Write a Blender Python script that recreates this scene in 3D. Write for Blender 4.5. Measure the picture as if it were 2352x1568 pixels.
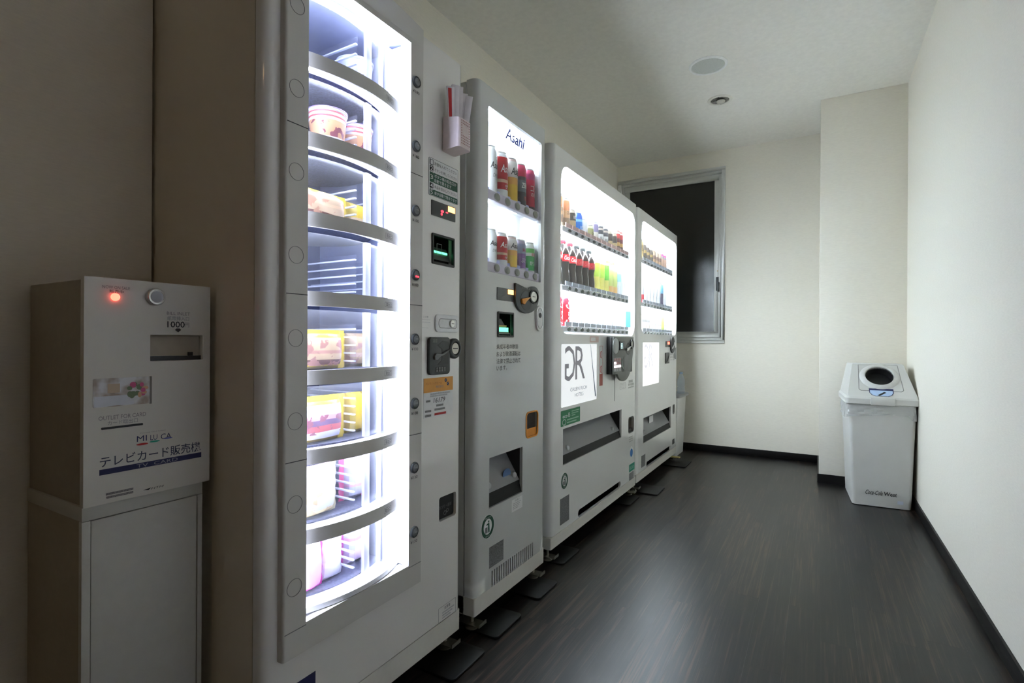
import bpy, bmesh, math, random
from mathutils import Vector, Matrix

random.seed(7)
for o in list(bpy.data.objects):
    bpy.data.objects.remove(o)
SC = bpy.context.scene
COL = SC.collection

# ------------------------------------------------------------------ camera
F_PX, YAW, PITCH, ROLL, CAM_H = 1206.3, 0.5271, -0.0007, 0.0054, 0.9686
_fw = Vector((-math.sin(YAW) * math.cos(PITCH), math.cos(YAW) * math.cos(PITCH), math.sin(PITCH)))
_r0 = Vector((math.cos(YAW), math.sin(YAW), 0))
_u0 = _r0.cross(_fw)
_rt = _r0 * math.cos(ROLL) + _u0 * math.sin(ROLL)
_up = _u0 * math.cos(ROLL) - _r0 * math.sin(ROLL)
CAM = Vector((0, 0, CAM_H))
cd = bpy.data.cameras.new('camera')
cam = bpy.data.objects.new('camera', cd)
COL.objects.link(cam)
cd.sensor_width = 36.0
cd.lens = 36.0 * F_PX / 2352.0
cd.clip_start = 0.02
m = Matrix((_rt, _up, -_fw)).transposed().to_4x4()
m.translation = CAM
cam.matrix_world = m
SC.camera = cam

# ------------------------------------------------------------------ world, exposure
w = bpy.data.worlds.new('night')
SC.world = w
w.use_nodes = True
w.node_tree.nodes['Background'].inputs[0].default_value = (0.010, 0.012, 0.016, 1)
w.node_tree.nodes['Background'].inputs[1].default_value = 0.15
SC.view_settings.view_transform = 'Standard'
SC.view_settings.look = 'None'
SC.view_settings.gamma = 1.0
SC.view_settings.use_curve_mapping = False
SC.view_settings.exposure = 1.28
SC.cycles.use_denoising = True
SC.cycles.max_bounces = 9
SC.cycles.diffuse_bounces = 5
SC.cycles.glossy_bounces = 3
SC.cycles.transmission_bounces = 4
SC.cycles.transparent_max_bounces = 14
SC.cycles.use_adaptive_sampling = False
SC.cycles.time_limit = 1100.0
SC.cycles.sample_clamp_indirect = 20.0
SC.cycles.caustics_reflective = False
SC.cycles.caustics_refractive = False
# strengths of the machines' own lamps (used where each machine is built)
E_FOOD, E_BEER, E_DRINK, E_PANEL, E_POSTER = 25.0, 12.0, 33.0, 1.50, 0.26
E_BAR, E_CORRIDOR = 32.0, 22.0
C_FOOD, C_COOL = (0.70, 0.78, 1.0), (0.82, 0.92, 1.0)

# room numbers (metres)
XL, XR, YB, YC, XC, ZC = -1.687, 0.5004, 4.916, 4.2365, 0.0111, 2.658
XP = -1.40            # pillar face beside the food machine
YP = 0.662            # where that pillar ends
YN = -3.6             # wall behind the camera
YO = -0.35            # where the right wall ends and the corridor opens
XO = 1.9              # far side of the corridor


# ------------------------------------------------------------------ pixel -> place on a known plane
def ray(px, py):
    return _fw + _rt * ((px - 1176) / F_PX) + _up * ((784 - py) / F_PX)


def onx(px, py, X):
    d = ray(px, py)
    return CAM + d * (X / d.x)


def onz(px, py, Z):
    d = ray(px, py)
    return CAM + d * ((Z - CAM_H) / d.z)


def q4(X, xl, ytl, ybl, xr, ytr, ybr):
    """a rectangle on the plane x=X from its four corners in the photograph"""
    a, b, c, d = onx(xl, ytl, X), onx(xl, ybl, X), onx(xr, ytr, X), onx(xr, ybr, X)
    return ((a.y + b.y) / 2, (c.y + d.y) / 2, (b.z + d.z) / 2, (a.z + c.z) / 2)


# ------------------------------------------------------------------ materials
MATS = {}


def nodes_of(name):
    mt = bpy.data.materials.new(name)
    mt.use_nodes = True
    return mt, mt.node_tree.nodes, mt.node_tree.links, mt.node_tree.nodes['Principled BSDF']


def mat(name, col, rough=0.45, metal=0.0, vary=0.04, bump=0.0, scale=60.0, spec=0.5, coat=0.0):
    if name in MATS:
        return MATS[name]
    mt, N, L, b = nodes_of(name)
    b.inputs['Roughness'].default_value = rough
    b.inputs['Metallic'].default_value = metal
    b.inputs['Specular IOR Level'].default_value = spec
    b.inputs['Coat Weight'].default_value = coat
    b.inputs['Coat Roughness'].default_value = 0.08
    tc = N.new('ShaderNodeTexCoord')
    nz = N.new('ShaderNodeTexNoise')
    nz.inputs['Scale'].default_value = scale
    nz.inputs['Detail'].default_value = 3
    L.new(tc.outputs['Object'], nz.inputs['Vector'])
    rp = N.new('ShaderNodeValToRGB')
    rp.color_ramp.elements[0].position = 0.3
    rp.color_ramp.elements[1].position = 0.7
    rp.color_ramp.elements[0].color = [c * (1 - vary) for c in col[:3]] + [1]
    rp.color_ramp.elements[1].color = [min(1, c * (1 + vary)) for c in col[:3]] + [1]
    L.new(nz.outputs['Fac'], rp.inputs['Fac'])
    L.new(rp.outputs['Color'], b.inputs['Base Color'])
    if bump:
        bp = N.new('ShaderNodeBump')
        bp.inputs['Strength'].default_value = bump
        bp.inputs['Distance'].default_value = 0.002
        L.new(nz.outputs['Fac'], bp.inputs['Height'])
        L.new(bp.outputs['Normal'], b.inputs['Normal'])
    MATS[name] = mt
    return mt


def emit(name, col, strength):
    if name in MATS:
        return MATS[name]
    mt, N, L, b = nodes_of(name)
    b.inputs['Base Color'].default_value = (*[c * 0.8 for c in col], 1)
    b.inputs['Emission Color'].default_value = (*col, 1)
    b.inputs['Emission Strength'].default_value = strength
    MATS[name] = mt
    return mt


def clear(name, tint=(1, 1, 1), refl=0.10, rough=0.03, haze=0.0):
    """thin clear sheet: straight-through light plus a reflection, optionally a little haze"""
    if name in MATS:
        return MATS[name]
    mt = bpy.data.materials.new(name)
    mt.use_nodes = True
    N, L = mt.node_tree.nodes, mt.node_tree.links
    N.clear()
    out = N.new('ShaderNodeOutputMaterial')
    tr = N.new('ShaderNodeBsdfTransparent')
    tr.inputs[0].default_value = (*tint, 1)
    gl = N.new('ShaderNodeBsdfGlossy')
    gl.inputs['Roughness'].default_value = rough
    fr = N.new('ShaderNodeLayerWeight')
    fr.inputs['Blend'].default_value = 0.5
    pw_ = N.new('ShaderNodeMath')
    pw_.operation = 'POWER'
    pw_.inputs[1].default_value = 5.0
    mu = N.new('ShaderNodeMath')
    mu.operation = 'MULTIPLY_ADD'
    mu.inputs[1].default_value = 0.35
    mu.inputs[2].default_value = refl * 0.3
    L.new(fr.outputs['Facing'], pw_.inputs[0])
    mx = N.new('ShaderNodeMixShader')
    L.new(pw_.outputs[0], mu.inputs[0])
    L.new(mu.outputs[0], mx.inputs[0])
    L.new(tr.outputs[0], mx.inputs[1])
    L.new(gl.outputs[0], mx.inputs[2])
    last = mx
    if haze:
        df = N.new('ShaderNodeBsdfDiffuse')
        df.inputs[0].default_value = (0.9, 0.9, 0.92, 1)
        tl = N.new('ShaderNodeBsdfTranslucent')
        tl.inputs[0].default_value = (0.9, 0.9, 0.92, 1)
        m2 = N.new('ShaderNodeMixShader')
        L.new(df.outputs[0], m2.inputs[1])
        L.new(tl.outputs[0], m2.inputs[2])
        m3 = N.new('ShaderNodeMixShader')
        m3.inputs[0].default_value = haze
        L.new(mx.outputs[0], m3.inputs[1])
        L.new(m2.outputs[0], m3.inputs[2])
        last = m3
    L.new(last.outputs[0], out.inputs[0])
    MATS[name] = mt
    return mt


def bands(stops, h, rough=0.35, metal=0.0, noise=None):
    """printed bands up the height of a package: stops = [(from fraction, colour)], noise=(colour, lo, hi)"""
    key = ('b', tuple(stops), round(h, 3), rough, metal, noise)
    if key in MATS:
        return MATS[key]
    mt, N, L, b = nodes_of('printed_sleeve')
    b.inputs['Roughness'].default_value = rough
    b.inputs['Metallic'].default_value = metal
    tc = N.new('ShaderNodeTexCoord')
    sp = N.new('ShaderNodeSeparateXYZ')
    L.new(tc.outputs['Object'], sp.inputs[0])
    dv = N.new('ShaderNodeMath')
    dv.operation = 'DIVIDE'
    dv.inputs[1].default_value = h
    L.new(sp.outputs['Z'], dv.inputs[0])
    rp = N.new('ShaderNodeValToRGB')
    rp.color_ramp.interpolation = 'CONSTANT'
    el = rp.color_ramp.elements
    while len(el) < len(stops):
        el.new(0.99)
    while len(el) > max(1, len(stops)):
        el.remove(el[-1])
    for e, (p, c) in zip(el, sorted(stops)):
        e.position = p
        e.color = (*c, 1)
    L.new(dv.outputs[0], rp.inputs[0])
    outc = rp.outputs[0]
    if noise:
        nz = N.new('ShaderNodeTexNoise')
        nz.inputs['Scale'].default_value = 45
        nz.inputs['Detail'].default_value = 4
        L.new(tc.outputs['Object'], nz.inputs['Vector'])
        gt = N.new('ShaderNodeMath')
        gt.operation = 'GREATER_THAN'
        gt.inputs[1].default_value = 0.52
        L.new(nz.outputs['Fac'], gt.inputs[0])
        lo = N.new('ShaderNodeMath'); lo.operation = 'GREATER_THAN'; lo.inputs[1].default_value = noise[1]
        hi = N.new('ShaderNodeMath'); hi.operation = 'LESS_THAN'; hi.inputs[1].default_value = noise[2]
        L.new(dv.outputs[0], lo.inputs[0]); L.new(dv.outputs[0], hi.inputs[0])
        a = N.new('ShaderNodeMath'); a.operation = 'MULTIPLY'
        L.new(lo.outputs[0], a.inputs[0]); L.new(hi.outputs[0], a.inputs[1])
        a2 = N.new('ShaderNodeMath'); a2.operation = 'MULTIPLY'
        L.new(a.outputs[0], a2.inputs[0]); L.new(gt.outputs[0], a2.inputs[1])
        mx = N.new('ShaderNodeMix'); mx.data_type = 'RGBA'
        L.new(a2.outputs[0], mx.inputs['Factor'])
        L.new(outc, mx.inputs['A'])
        mx.inputs['B'].default_value = (*noise[0], 1)
        outc = mx.outputs['Result']
    L.new(outc, b.inputs['Base Color'])
    MATS[key] = mt
    return mt


def wallpaper(name, col):
    mt, N, L, b = nodes_of(name)
    b.inputs['Roughness'].default_value = 0.75
    b.inputs['Specular IOR Level'].default_value = 0.25
    tc = N.new('ShaderNodeTexCoord')
    mp = N.new('ShaderNodeMapping')
    mp.inputs['Scale'].default_value = (40, 40, 320)
    L.new(tc.outputs['Object'], mp.inputs[0])
    nz = N.new('ShaderNodeTexNoise')
    nz.inputs['Scale'].default_value = 1.0
    nz.inputs['Detail'].default_value = 5
    L.new(mp.outputs[0], nz.inputs['Vector'])
    rp = N.new('ShaderNodeValToRGB')
    rp.color_ramp.elements[0].position = 0.3
    rp.color_ramp.elements[1].position = 0.7
    rp.color_ramp.elements[0].color = [c * 0.955 for c in col] + [1]
    rp.color_ramp.elements[1].color = [min(1, c * 1.02) for c in col] + [1]
    L.new(nz.outputs['Fac'], rp.inputs[0])
    L.new(rp.outputs[0], b.inputs['Base Color'])
    bp = N.new('ShaderNodeBump')
    bp.inputs['Strength'].default_value = 0.25
    bp.inputs['Distance'].default_value = 0.001
    L.new(nz.outputs['Fac'], bp.inputs['Height'])
    L.new(bp.outputs[0], b.inputs['Normal'])
    return mt


def plank_mat():
    """dark vinyl wood: narrow streaks along the plank, each plank its own shift"""
    mt, N, L, b = nodes_of('dark_wood_plank')
    tc = N.new('ShaderNodeTexCoord')
    oi = N.new('ShaderNodeObjectInfo')
    ge = N.new('ShaderNodeNewGeometry')
    ad = N.new('ShaderNodeVectorMath'); ad.operation = 'ADD'
    sc_ = N.new('ShaderNodeVectorMath'); sc_.operation = 'SCALE'
    cb = N.new('ShaderNodeCombineXYZ')
    L.new(oi.outputs['Random'], cb.inputs[0]); L.new(oi.outputs['Random'], cb.inputs[1])
    L.new(cb.outputs[0], sc_.inputs[0]); sc_.inputs['Scale'].default_value = 37.0
    L.new(ge.outputs['Position'], ad.inputs[0]); L.new(sc_.outputs[0], ad.inputs[1])
    cols = []
    for sx, sy in ((70, 2.2), (230, 5.0)):
        mp = N.new('ShaderNodeMapping')
        mp.inputs['Scale'].default_value = (sx, sy, 1)
        L.new(ad.outputs[0], mp.inputs[0])
        nz = N.new('ShaderNodeTexNoise')
        nz.inputs['Scale'].default_value = 1.0
        nz.inputs['Detail'].default_value = 4
        L.new(mp.outputs[0], nz.inputs['Vector'])
        cols.append(nz)
    r1 = N.new('ShaderNodeValToRGB')
    e = r1.color_ramp.elements
    e[0].position, e[0].color = 0.40, (0.0018, 0.0018, 0.0021, 1)
    e[1].position, e[1].color = 0.68, (0.050, 0.030, 0.019, 1)
    k = e.new(0.49); k.color = (0.0034, 0.0032, 0.0034, 1)
    k = e.new(0.57); k.color = (0.0105, 0.0078, 0.0064, 1)
    av = N.new('ShaderNodeMath'); av.operation = 'MULTIPLY_ADD'
    L.new(cols[0].outputs['Fac'], av.inputs[0]); av.inputs[1].default_value = 0.60
    h2 = N.new('ShaderNodeMath'); h2.operation = 'MULTIPLY'; h2.inputs[1].default_value = 0.45
    L.new(cols[1].outputs['Fac'], h2.inputs[0]); L.new(h2.outputs[0], av.inputs[2])
    sh_ = N.new('ShaderNodeMath'); sh_.operation = 'MULTIPLY_ADD'
    L.new(oi.outputs['Random'], sh_.inputs[0]); sh_.inputs[1].default_value = 0.10
    L.new(av.outputs[0], sh_.inputs[2])
    s2_ = N.new('ShaderNodeMath'); s2_.operation = 'SUBTRACT'; s2_.inputs[1].default_value = 0.05
    L.new(sh_.outputs[0], s2_.inputs[0])
    L.new(s2_.outputs[0], r1.inputs[0])
    L.new(r1.outputs[0], b.inputs['Base Color'])
    b.inputs['Roughness'].default_value = 0.35
    b.inputs['Specular IOR Level'].default_value = 0.42
    bp = N.new('ShaderNodeBump'); bp.inputs['Strength'].default_value = 0.12; bp.inputs['Distance'].default_value = 0.001
    L.new(av.outputs[0], bp.inputs['Height']); L.new(bp.outputs[0], b.inputs['Normal'])
    return mt


WALL = wallpaper('cream_wallpaper', (0.865, 0.825, 0.725))
CEIL = wallpaper('ceiling_paper', (0.86, 0.84, 0.775))
BASE = mat('black_vinyl_base', (0.006, 0.0055, 0.0055), 0.5, spec=0.25)
PLANK = plank_mat()
WHITE_P = mat('white_steel', (0.85, 0.85, 0.83), 0.32, vary=0.015, scale=3, coat=1.0)
GREY_P = mat('light_grey_steel', (0.62, 0.63, 0.61), 0.34, vary=0.015, scale=3, coat=1.0)
GREY_BZ = mat('warm_grey_plastic', (0.64, 0.62, 0.58), 0.45, vary=0.02, scale=4)
CREAM_P = mat('cream_steel', (0.66, 0.63, 0.57), 0.4, vary=0.02, scale=4)
SKIRT = mat('cream_skirt', (0.72, 0.70, 0.64), 0.4, vary=0.02)
INNER = mat('white_liner', (0.86, 0.87, 0.89), 0.5, vary=0.01)
BLACK = mat('black_plastic', (0.010, 0.010, 0.011), 0.35)
DKGREY = mat('dark_grey_plastic', (0.045, 0.050, 0.050), 0.38)
MIDGREY = mat('grey_plastic', (0.20, 0.205, 0.20), 0.4)
CHROME = mat('brushed_metal', (0.62, 0.62, 0.60), 0.28, metal=1.0)
GALV = mat('zinc_bolt', (0.40, 0.38, 0.32), 0.35, metal=0.9)
PLATE = mat('data_plate_metal', (0.22, 0.225, 0.23), 0.4, metal=0.3, vary=0.45, scale=240)
INK = mat('black_ink', (0.018, 0.018, 0.020), 0.6)
INKGREY = mat('grey_ink', (0.25, 0.25, 0.25), 0.6)
NAVY = mat('navy_ink', (0.018, 0.022, 0.095), 0.6)
WHITE_INK = mat('white_ink', (0.82, 0.82, 0.82), 0.6)
GREENST = mat('green_sticker', (0.02, 0.23, 0.09), 0.5)
DKGREEN = mat('dark_green_ink', (0.010, 0.085, 0.045), 0.5)
ORANGE = mat('orange_plastic', (0.78, 0.30, 0.025), 0.4)
ORANGEST = mat('orange_sticker', (0.80, 0.36, 0.06), 0.5)
PAPER = mat('white_sticker', (0.78, 0.78, 0.77), 0.55)
RED = mat('red_ink', (0.55, 0.03, 0.03), 0.5)
PINKST = mat('pink_tag', (0.85, 0.58, 0.56), 0.5)
BLUEST = mat('blue_sticker', (0.04, 0.22, 0.60), 0.5)
TEALST = mat('teal_sticker', (0.02, 0.35, 0.24), 0.5)
RUBBER = mat('black_rubber_plate', (0.004, 0.0045, 0.0045), 0.45, spec=0.3)
ALU = mat('aluminium_frame', (0.66, 0.66, 0.63), 0.32, metal=0.12, vary=0.02)
GLASS = clear('display_glass', (0.985, 0.99, 0.99), 0.09, 0.02)
ACRYL = clear('clear_acrylic', (0.95, 0.96, 0.99), 0.10, 0.05, haze=0.03)
FLAP = clear('smoky_flap', (0.80, 0.82, 0.82), 0.16, 0.12, haze=0.42)
BAGMAT = clear('clear_bag_film', (0.92, 0.93, 0.93), 0.30, 0.10, haze=0.30)
PINKBOX = mat('pale_pink_plastic', (0.80, 0.68, 0.66), 0.4)
SLEEVE = mat('white_paper_sleeve', (0.80, 0.75, 0.76), 0.6)
BINGREY = mat('bin_grey_plastic', (0.59, 0.59, 0.565), 0.42, vary=0.02, scale=8)
LED_ORANGE = emit('led_orange', (1.0, 0.38, 0.08), 3.0)
LED_RED = emit('led_red', (1.0, 0.03, 0.05), 1.6)
LED_GREEN = emit('led_green', (0.15, 1.0, 0.45), 0.9)
LED_CYAN = emit('led_cyan', (0.55, 0.95, 0.95), 0.9)
LED_KEY = emit('led_key', (1.0, 0.75, 0.78), 1.0)


# ------------------------------------------------------------------ mesh building
class MB:
    def __init__(s):
        s.v, s.f = [], []

    def add(s, vs, fs):
        n = len(s.v)
        s.v += [tuple(a) for a in vs]
        s.f += [tuple(i + n for i in f) for f in fs]
        return s

    def box(s, x0, x1, y0, y1, z0, z1):
        x0, x1 = min(x0, x1), max(x0, x1)
        y0, y1 = min(y0, y1), max(y0, y1)
        z0, z1 = min(z0, z1), max(z0, z1)
        return s.add([(x, y, z) for x in (x0, x1) for y in (y0, y1) for z in (z0, z1)],
                     [(0, 1, 3, 2), (4, 6, 7, 5), (0, 4, 5, 1), (2, 3, 7, 6), (0, 2, 6, 4), (1, 5, 7, 3)])

    def prism(s, path, lo, hi, fn, caps=True):
        """extrude a closed 2-D path; fn(a, b, t) -> 3-D point"""
        n = len(path)
        vs = [fn(a, b, lo) for a, b in path] + [fn(a, b, hi) for a, b in path]
        fs = [(i, (i + 1) % n, n + (i + 1) % n, n + i) for i in range(n)]
        if caps:
            fs += [tuple(range(n - 1, -1, -1)), tuple(range(n, 2 * n))]
        return s.add(vs, fs)

    def lathe(s, prof, c=(0, 0, 0), n=20, axis='z'):
        vs, fs = [], []
        for r, h in prof:
            for k in range(n):
                a = 2 * math.pi * k / n
                p = (r * math.cos(a), r * math.sin(a), h)
                if axis == 'x':
                    p = (h, r * math.cos(a), r * math.sin(a))
                elif axis == 'y':
                    p = (r * math.cos(a), h, r * math.sin(a))
                vs.append((c[0] + p[0], c[1] + p[1], c[2] + p[2]))
        for i in range(len(prof) - 1):
            for k in range(n):
                a, b = i * n + k, i * n + (k + 1) % n
                fs.append((a, b, b + n, a + n))
        fs += [tuple(range(n - 1, -1, -1)), tuple(range((len(prof) - 1) * n, len(prof) * n))]
        return s.add(vs, fs)

    def tube(s, pts, r, n=8):
        pts = [Vector(p) for p in pts]
        vs, fs = [], []
        for i, p in enumerate(pts):
            d = (pts[min(i + 1, len(pts) - 1)] - pts[max(i - 1, 0)]).normalized()
            a = d.cross(Vector((0.3, 0.2, 1)).normalized())
            if a.length < 1e-4:
                a = d.cross(Vector((1, 0, 0)))
            a.normalize()
            b = d.cross(a)
            for k in range(n):
                t = 2 * math.pi * k / n
                vs.append(p + a * (r * math.cos(t)) + b * (r * math.sin(t)))
        for i in range(len(pts) - 1):
            for k in range(n):
                x, y = i * n + k, i * n + (k + 1) % n
                fs.append((x, y, y + n, x + n))
        fs += [tuple(range(n - 1, -1, -1)), tuple(range((len(pts) - 1) * n, len(pts) * n))]
        return s.add(vs, fs)

    def mesh(s, name, material, off=(0, 0, 0), bevel=0.0, smooth=True, segs=2):
        me = bpy.data.meshes.new(name)
        me.from_pydata([(x - off[0], y - off[1], z - off[2]) for x, y, z in s.v], [], s.f)
        bm = bmesh.new()
        bm.from_mesh(me)
        bmesh.ops.remove_doubles(bm, verts=bm.verts, dist=1e-5)
        bmesh.ops.recalc_face_normals(bm, faces=bm.faces)
        if bevel:
            es = [e for e in bm.edges if len(e.link_faces) == 2 and e.calc_face_angle(0) > 0.5]
            bmesh.ops.bevel(bm, geom=es, offset=bevel, segments=segs, profile=0.5, affect='EDGES', clamp_overlap=True)
        bm.to_mesh(me)
        bm.free()
        if smooth:
            me.polygons.foreach_set('use_smooth', [True] * len(me.polygons))
            me.set_sharp_from_angle(angle=math.radians(32))
        me.materials.append(material)
        return me


ORG = {}


def tag(o, label, cat, group=None):
    o['label'] = label
    o['category'] = cat
    if group:
        o['group'] = group
    return o


def thing(name, label, cat, loc, group=None, rotz=0.0):
    o = bpy.data.objects.new(name, None)
    o.empty_display_size = 0.05
    COL.objects.link(o)
    o.location = loc
    o.rotation_euler = (0, 0, rotz)
    ORG[o.name] = Vector(loc)
    return tag(o, label, cat, group)


def part(name, mb, material, parent, bevel=0.0, smooth=True, segs=2, label=None):
    """one mesh as a child; mb is in world metres (or a ready mesh in the thing's own space)"""
    off = ORG[parent.name]
    me = mb if isinstance(mb, bpy.types.Mesh) else mb.mesh(name, material, off, bevel, smooth, segs)
    o = bpy.data.objects.new(name, me)
    COL.objects.link(o)
    o.parent = parent
    ORG[o.name] = off
    if label:
        o['label'] = label
    return o


def solo(name, mb, material, label=None, cat=None, group=None, bevel=0.0, smooth=True, structure=False):
    xs = [p[0] for p in mb.v]; ys = [p[1] for p in mb.v]; zs = [p[2] for p in mb.v]
    off = ((min(xs) + max(xs)) / 2, (min(ys) + max(ys)) / 2, min(zs))
    if structure:
        off = (0, 0, 0)
    o = bpy.data.objects.new(name, mb.mesh(name, material, off, bevel, smooth))
    COL.objects.link(o)
    o.location = off
    ORG[o.name] = Vector(off)
    if label:
        tag(o, label, cat, group)
    if structure:
        o['kind'] = 'structure'
    return o


def rrect(y0, y1, z0, z1, r, n=6):
    """rounded rectangle, counter-clockwise"""
    r = min(r, (y1 - y0) / 2 - 1e-5, (z1 - z0) / 2 - 1e-5)
    if r <= 0:
        return [(y0, z0), (y1, z0), (y1, z1), (y0, z1)]
    p = []
    for cy, cz, a0 in ((y1 - r, z0 + r, -90), (y1 - r, z1 - r, 0), (y0 + r, z1 - r, 90), (y0 + r, z0 + r, 180)):
        for k in range(n + 1):
            a = math.radians(a0 + 90 * k / n)
            p.append((cy + r * math.cos(a), cz + r * math.sin(a)))
    return p


def ell(cy, cz, ry, rz, n=28, a0=0):
    return [(cy + ry * math.cos(a0 + 2 * math.pi * k / n), cz + rz * math.sin(a0 + 2 * math.pi * k / n)) for k in range(n)]


def fx(a, b, t):
    return (t, a, b)


def pad(path, X, d0, d1):
    """a flat plate facing the room: path in (y, z), from X+d0 to X+d1"""
    return MB().prism(path, X + d0, X + d1, fx)


def rect(R, inset=0.0, r=0.0):
    return rrect(R[0] + inset, R[1] - inset, R[2] + inset, R[3] - inset, r)


def sub(R, fy0, fy1, fz0, fz1):
    """a fraction of a rectangle (z fractions from its top)"""
    return (R[0] + (R[1] - R[0]) * fy0, R[0] + (R[1] - R[0]) * fy1, R[3] - (R[3] - R[2]) * fz1, R[3] - (R[3] - R[2]) * fz0)


def ring(X, d0, d1, cy, cz, ry, rz, t, n=32):
    mb = MB()
    o, i = ell(cy, cz, ry, rz, n), ell(cy, cz, ry - t, rz - t, n)
    vs = [(X + d0, *p) for p in o] + [(X + d0, *p) for p in i] + [(X + d1, *p) for p in o] + [(X + d1, *p) for p in i]
    fs = []
    for k in range(n):
        j = (k + 1) % n
        fs += [(2 * n + k, 2 * n + j, 3 * n + j, 3 * n + k), (k, j, 2 * n + j, 2 * n + k), (n + k, 3 * n + k, 3 * n + j, n + j),
               (k, n + k, n + j, j)]
    return mb.add(vs, fs)


def frame(X, d0, d1, R, t, r=0.0):
    """a rectangular rim lying on the front"""
    mb = MB()
    o, i = rrect(*R, r), rrect(R[0] + t, R[1] - t, R[2] + t, R[3] - t, max(0, r - t) if r else 0)
    if r and r - t <= 0:
        i = rrect(R[0] + t, R[1] - t, R[2] + t, R[3] - t, 1e-4)
    n = len(o)
    vs = [(X + d0, *p) for p in o] + [(X + d0, *p) for p in i] + [(X + d1, *p) for p in o] + [(X + d1, *p) for p in i]
    fs = []
    for k in range(n):
        j = (k + 1) % n
        fs += [(2 * n + k, 2 * n + j, 3 * n + j, 3 * n + k), (k, j, 2 * n + j, 2 * n + k), (n + k, 3 * n + k, 3 * n + j, n + j)]
    return mb.add(vs, fs)


# ---- lettering
TEXTS = {}


def glyphs(body, shear=0.0, bold=0.0):
    k = (body, shear, bold)
    if k not in TEXTS:
        cu = bpy.data.curves.new('lettering', 'FONT')
        cu.body = body
        cu.shear = shear
        cu.offset = bold
        cu.resolution_u = 2
        o = bpy.data.objects.new('lettering', cu)
        COL.objects.link(o)
        bpy.context.view_layer.update()
        dg = bpy.context.evaluated_depsgraph_get()
        me = bpy.data.meshes.new_from_object(o.evaluated_get(dg))
        vs = [(v.co.x, v.co.y) for v in me.vertices]
        fs = [tuple(p.vertices) for p in me.polygons]
        bpy.data.objects.remove(o)
        bpy.data.meshes.remove(me)
        x0, x1 = min(a for a, b in vs), max(a for a, b in vs)
        y0, y1 = min(b for a, b in vs), max(b for a, b in vs)
        TEXTS[k] = ([((a - x0) / (x1 - x0), (b - y0) / (y1 - y0)) for a, b in vs], fs, (x1 - x0) / (y1 - y0))
    return TEXTS[k]


def text(parent, body, X, d, R, material, shear=0.0, bold=0.0, name='lettering', mirror=False):
    """flat print filling the rectangle R on the plane x = X + d"""
    vs, fs, _ = glyphs(body, shear, bold)
    mb = MB()
    mb.add([(X + d, (R[1] - u * (R[1] - R[0])) if mirror else (R[0] + u * (R[1] - R[0])), R[2] + v * (R[3] - R[2])) for u, v in vs], fs)
    return part(name, mb, material, parent, smooth=False)


def text_cyl(parent, body, R, width, z0, z1, material, shear=0.0, bold=0.0, turn=0.0, upright=True):
    """print wrapped round a can standing at the thing's origin, facing +x"""
    vs, fs, _ = glyphs(body, shear, bold)
    o = ORG[parent.name]
    mb = MB()
    pts = []
    for u, v in vs:
        if upright:
            a, z = turn + (u - 0.5) * width / R, z0 + v * (z1 - z0)
        else:
            a, z = turn - (v - 0.5) * width / R, z0 + u * (z1 - z0)
        pts.append((o.x + R * math.cos(a), o.y + R * math.sin(a), o.z + z))
    mb.add(pts, fs)
    return part('print', mb, material, parent, smooth=False)


# ---- sheets with openings
def sheet(holes, y0, y1, z0, z1, pt, depth):
    """plate in (a, b) with openings (a0, a1, b0, b1, r); pt(a, b, t) gives the point at depth t (0 = face)"""
    mb = MB()
    A = sorted({y0, y1, *[h[0] for h in holes], *[h[1] for h in holes]})
    B = sorted({z0, z1, *[h[2] for h in holes], *[h[3] for h in holes]})
    for i in range(len(A) - 1):
        for j in range(len(B) - 1):
            ca, cb = (A[i] + A[i + 1]) / 2, (B[j] + B[j + 1]) / 2
            if any(h[0] < ca < h[1] and h[2] < cb < h[3] for h in holes):
                continue
            mb.add([pt(A[i], B[j], 0), pt(A[i + 1], B[j], 0), pt(A[i + 1], B[j + 1], 0), pt(A[i], B[j + 1], 0)], [(0, 1, 2, 3)])
    for a0, a1, b0, b1, r in holes:
        pth = rrect(a0, a1, b0, b1, r)
        if r > 0:
            n = len(pth) // 4
            for c, (ca, cb) in enumerate(((a1, b0), (a1, b1), (a0, b1), (a0, b0))):
                arc = pth[c * n:(c + 1) * n]
                for k in range(len(arc) - 1):
                    mb.add([pt(ca, cb, 0), pt(*arc[k], 0), pt(*arc[k + 1], 0)], [(0, 1, 2)])
        n = len(pth)
        mb.add([pt(*p, 0) for p in pth] + [pt(*p, depth) for p in pth],
               [(k, (k + 1) % n, n + (k + 1) % n, n + k) for k in range(n)])
    return mb


def cup(R, r, X, d0, d1, grow=0.0):
    """open pocket behind an opening: walls and back, from X+d0 back to X+d1"""
    pth = rrect(R[0] - grow, R[1] + grow, R[2] - grow, R[3] + grow, r)
    n = len(pth)
    return MB().add([(X + d0, *p) for p in pth] + [(X + d1, *p) for p in pth],
                    [(k, n + k, n + (k + 1) % n, (k + 1) % n) for k in range(n)] + [tuple(range(n, 2 * n))])


# ================================================================== the room
def structure(name, mb, material, **k):
    return solo(name, mb, material, structure=True, **k)


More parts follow.
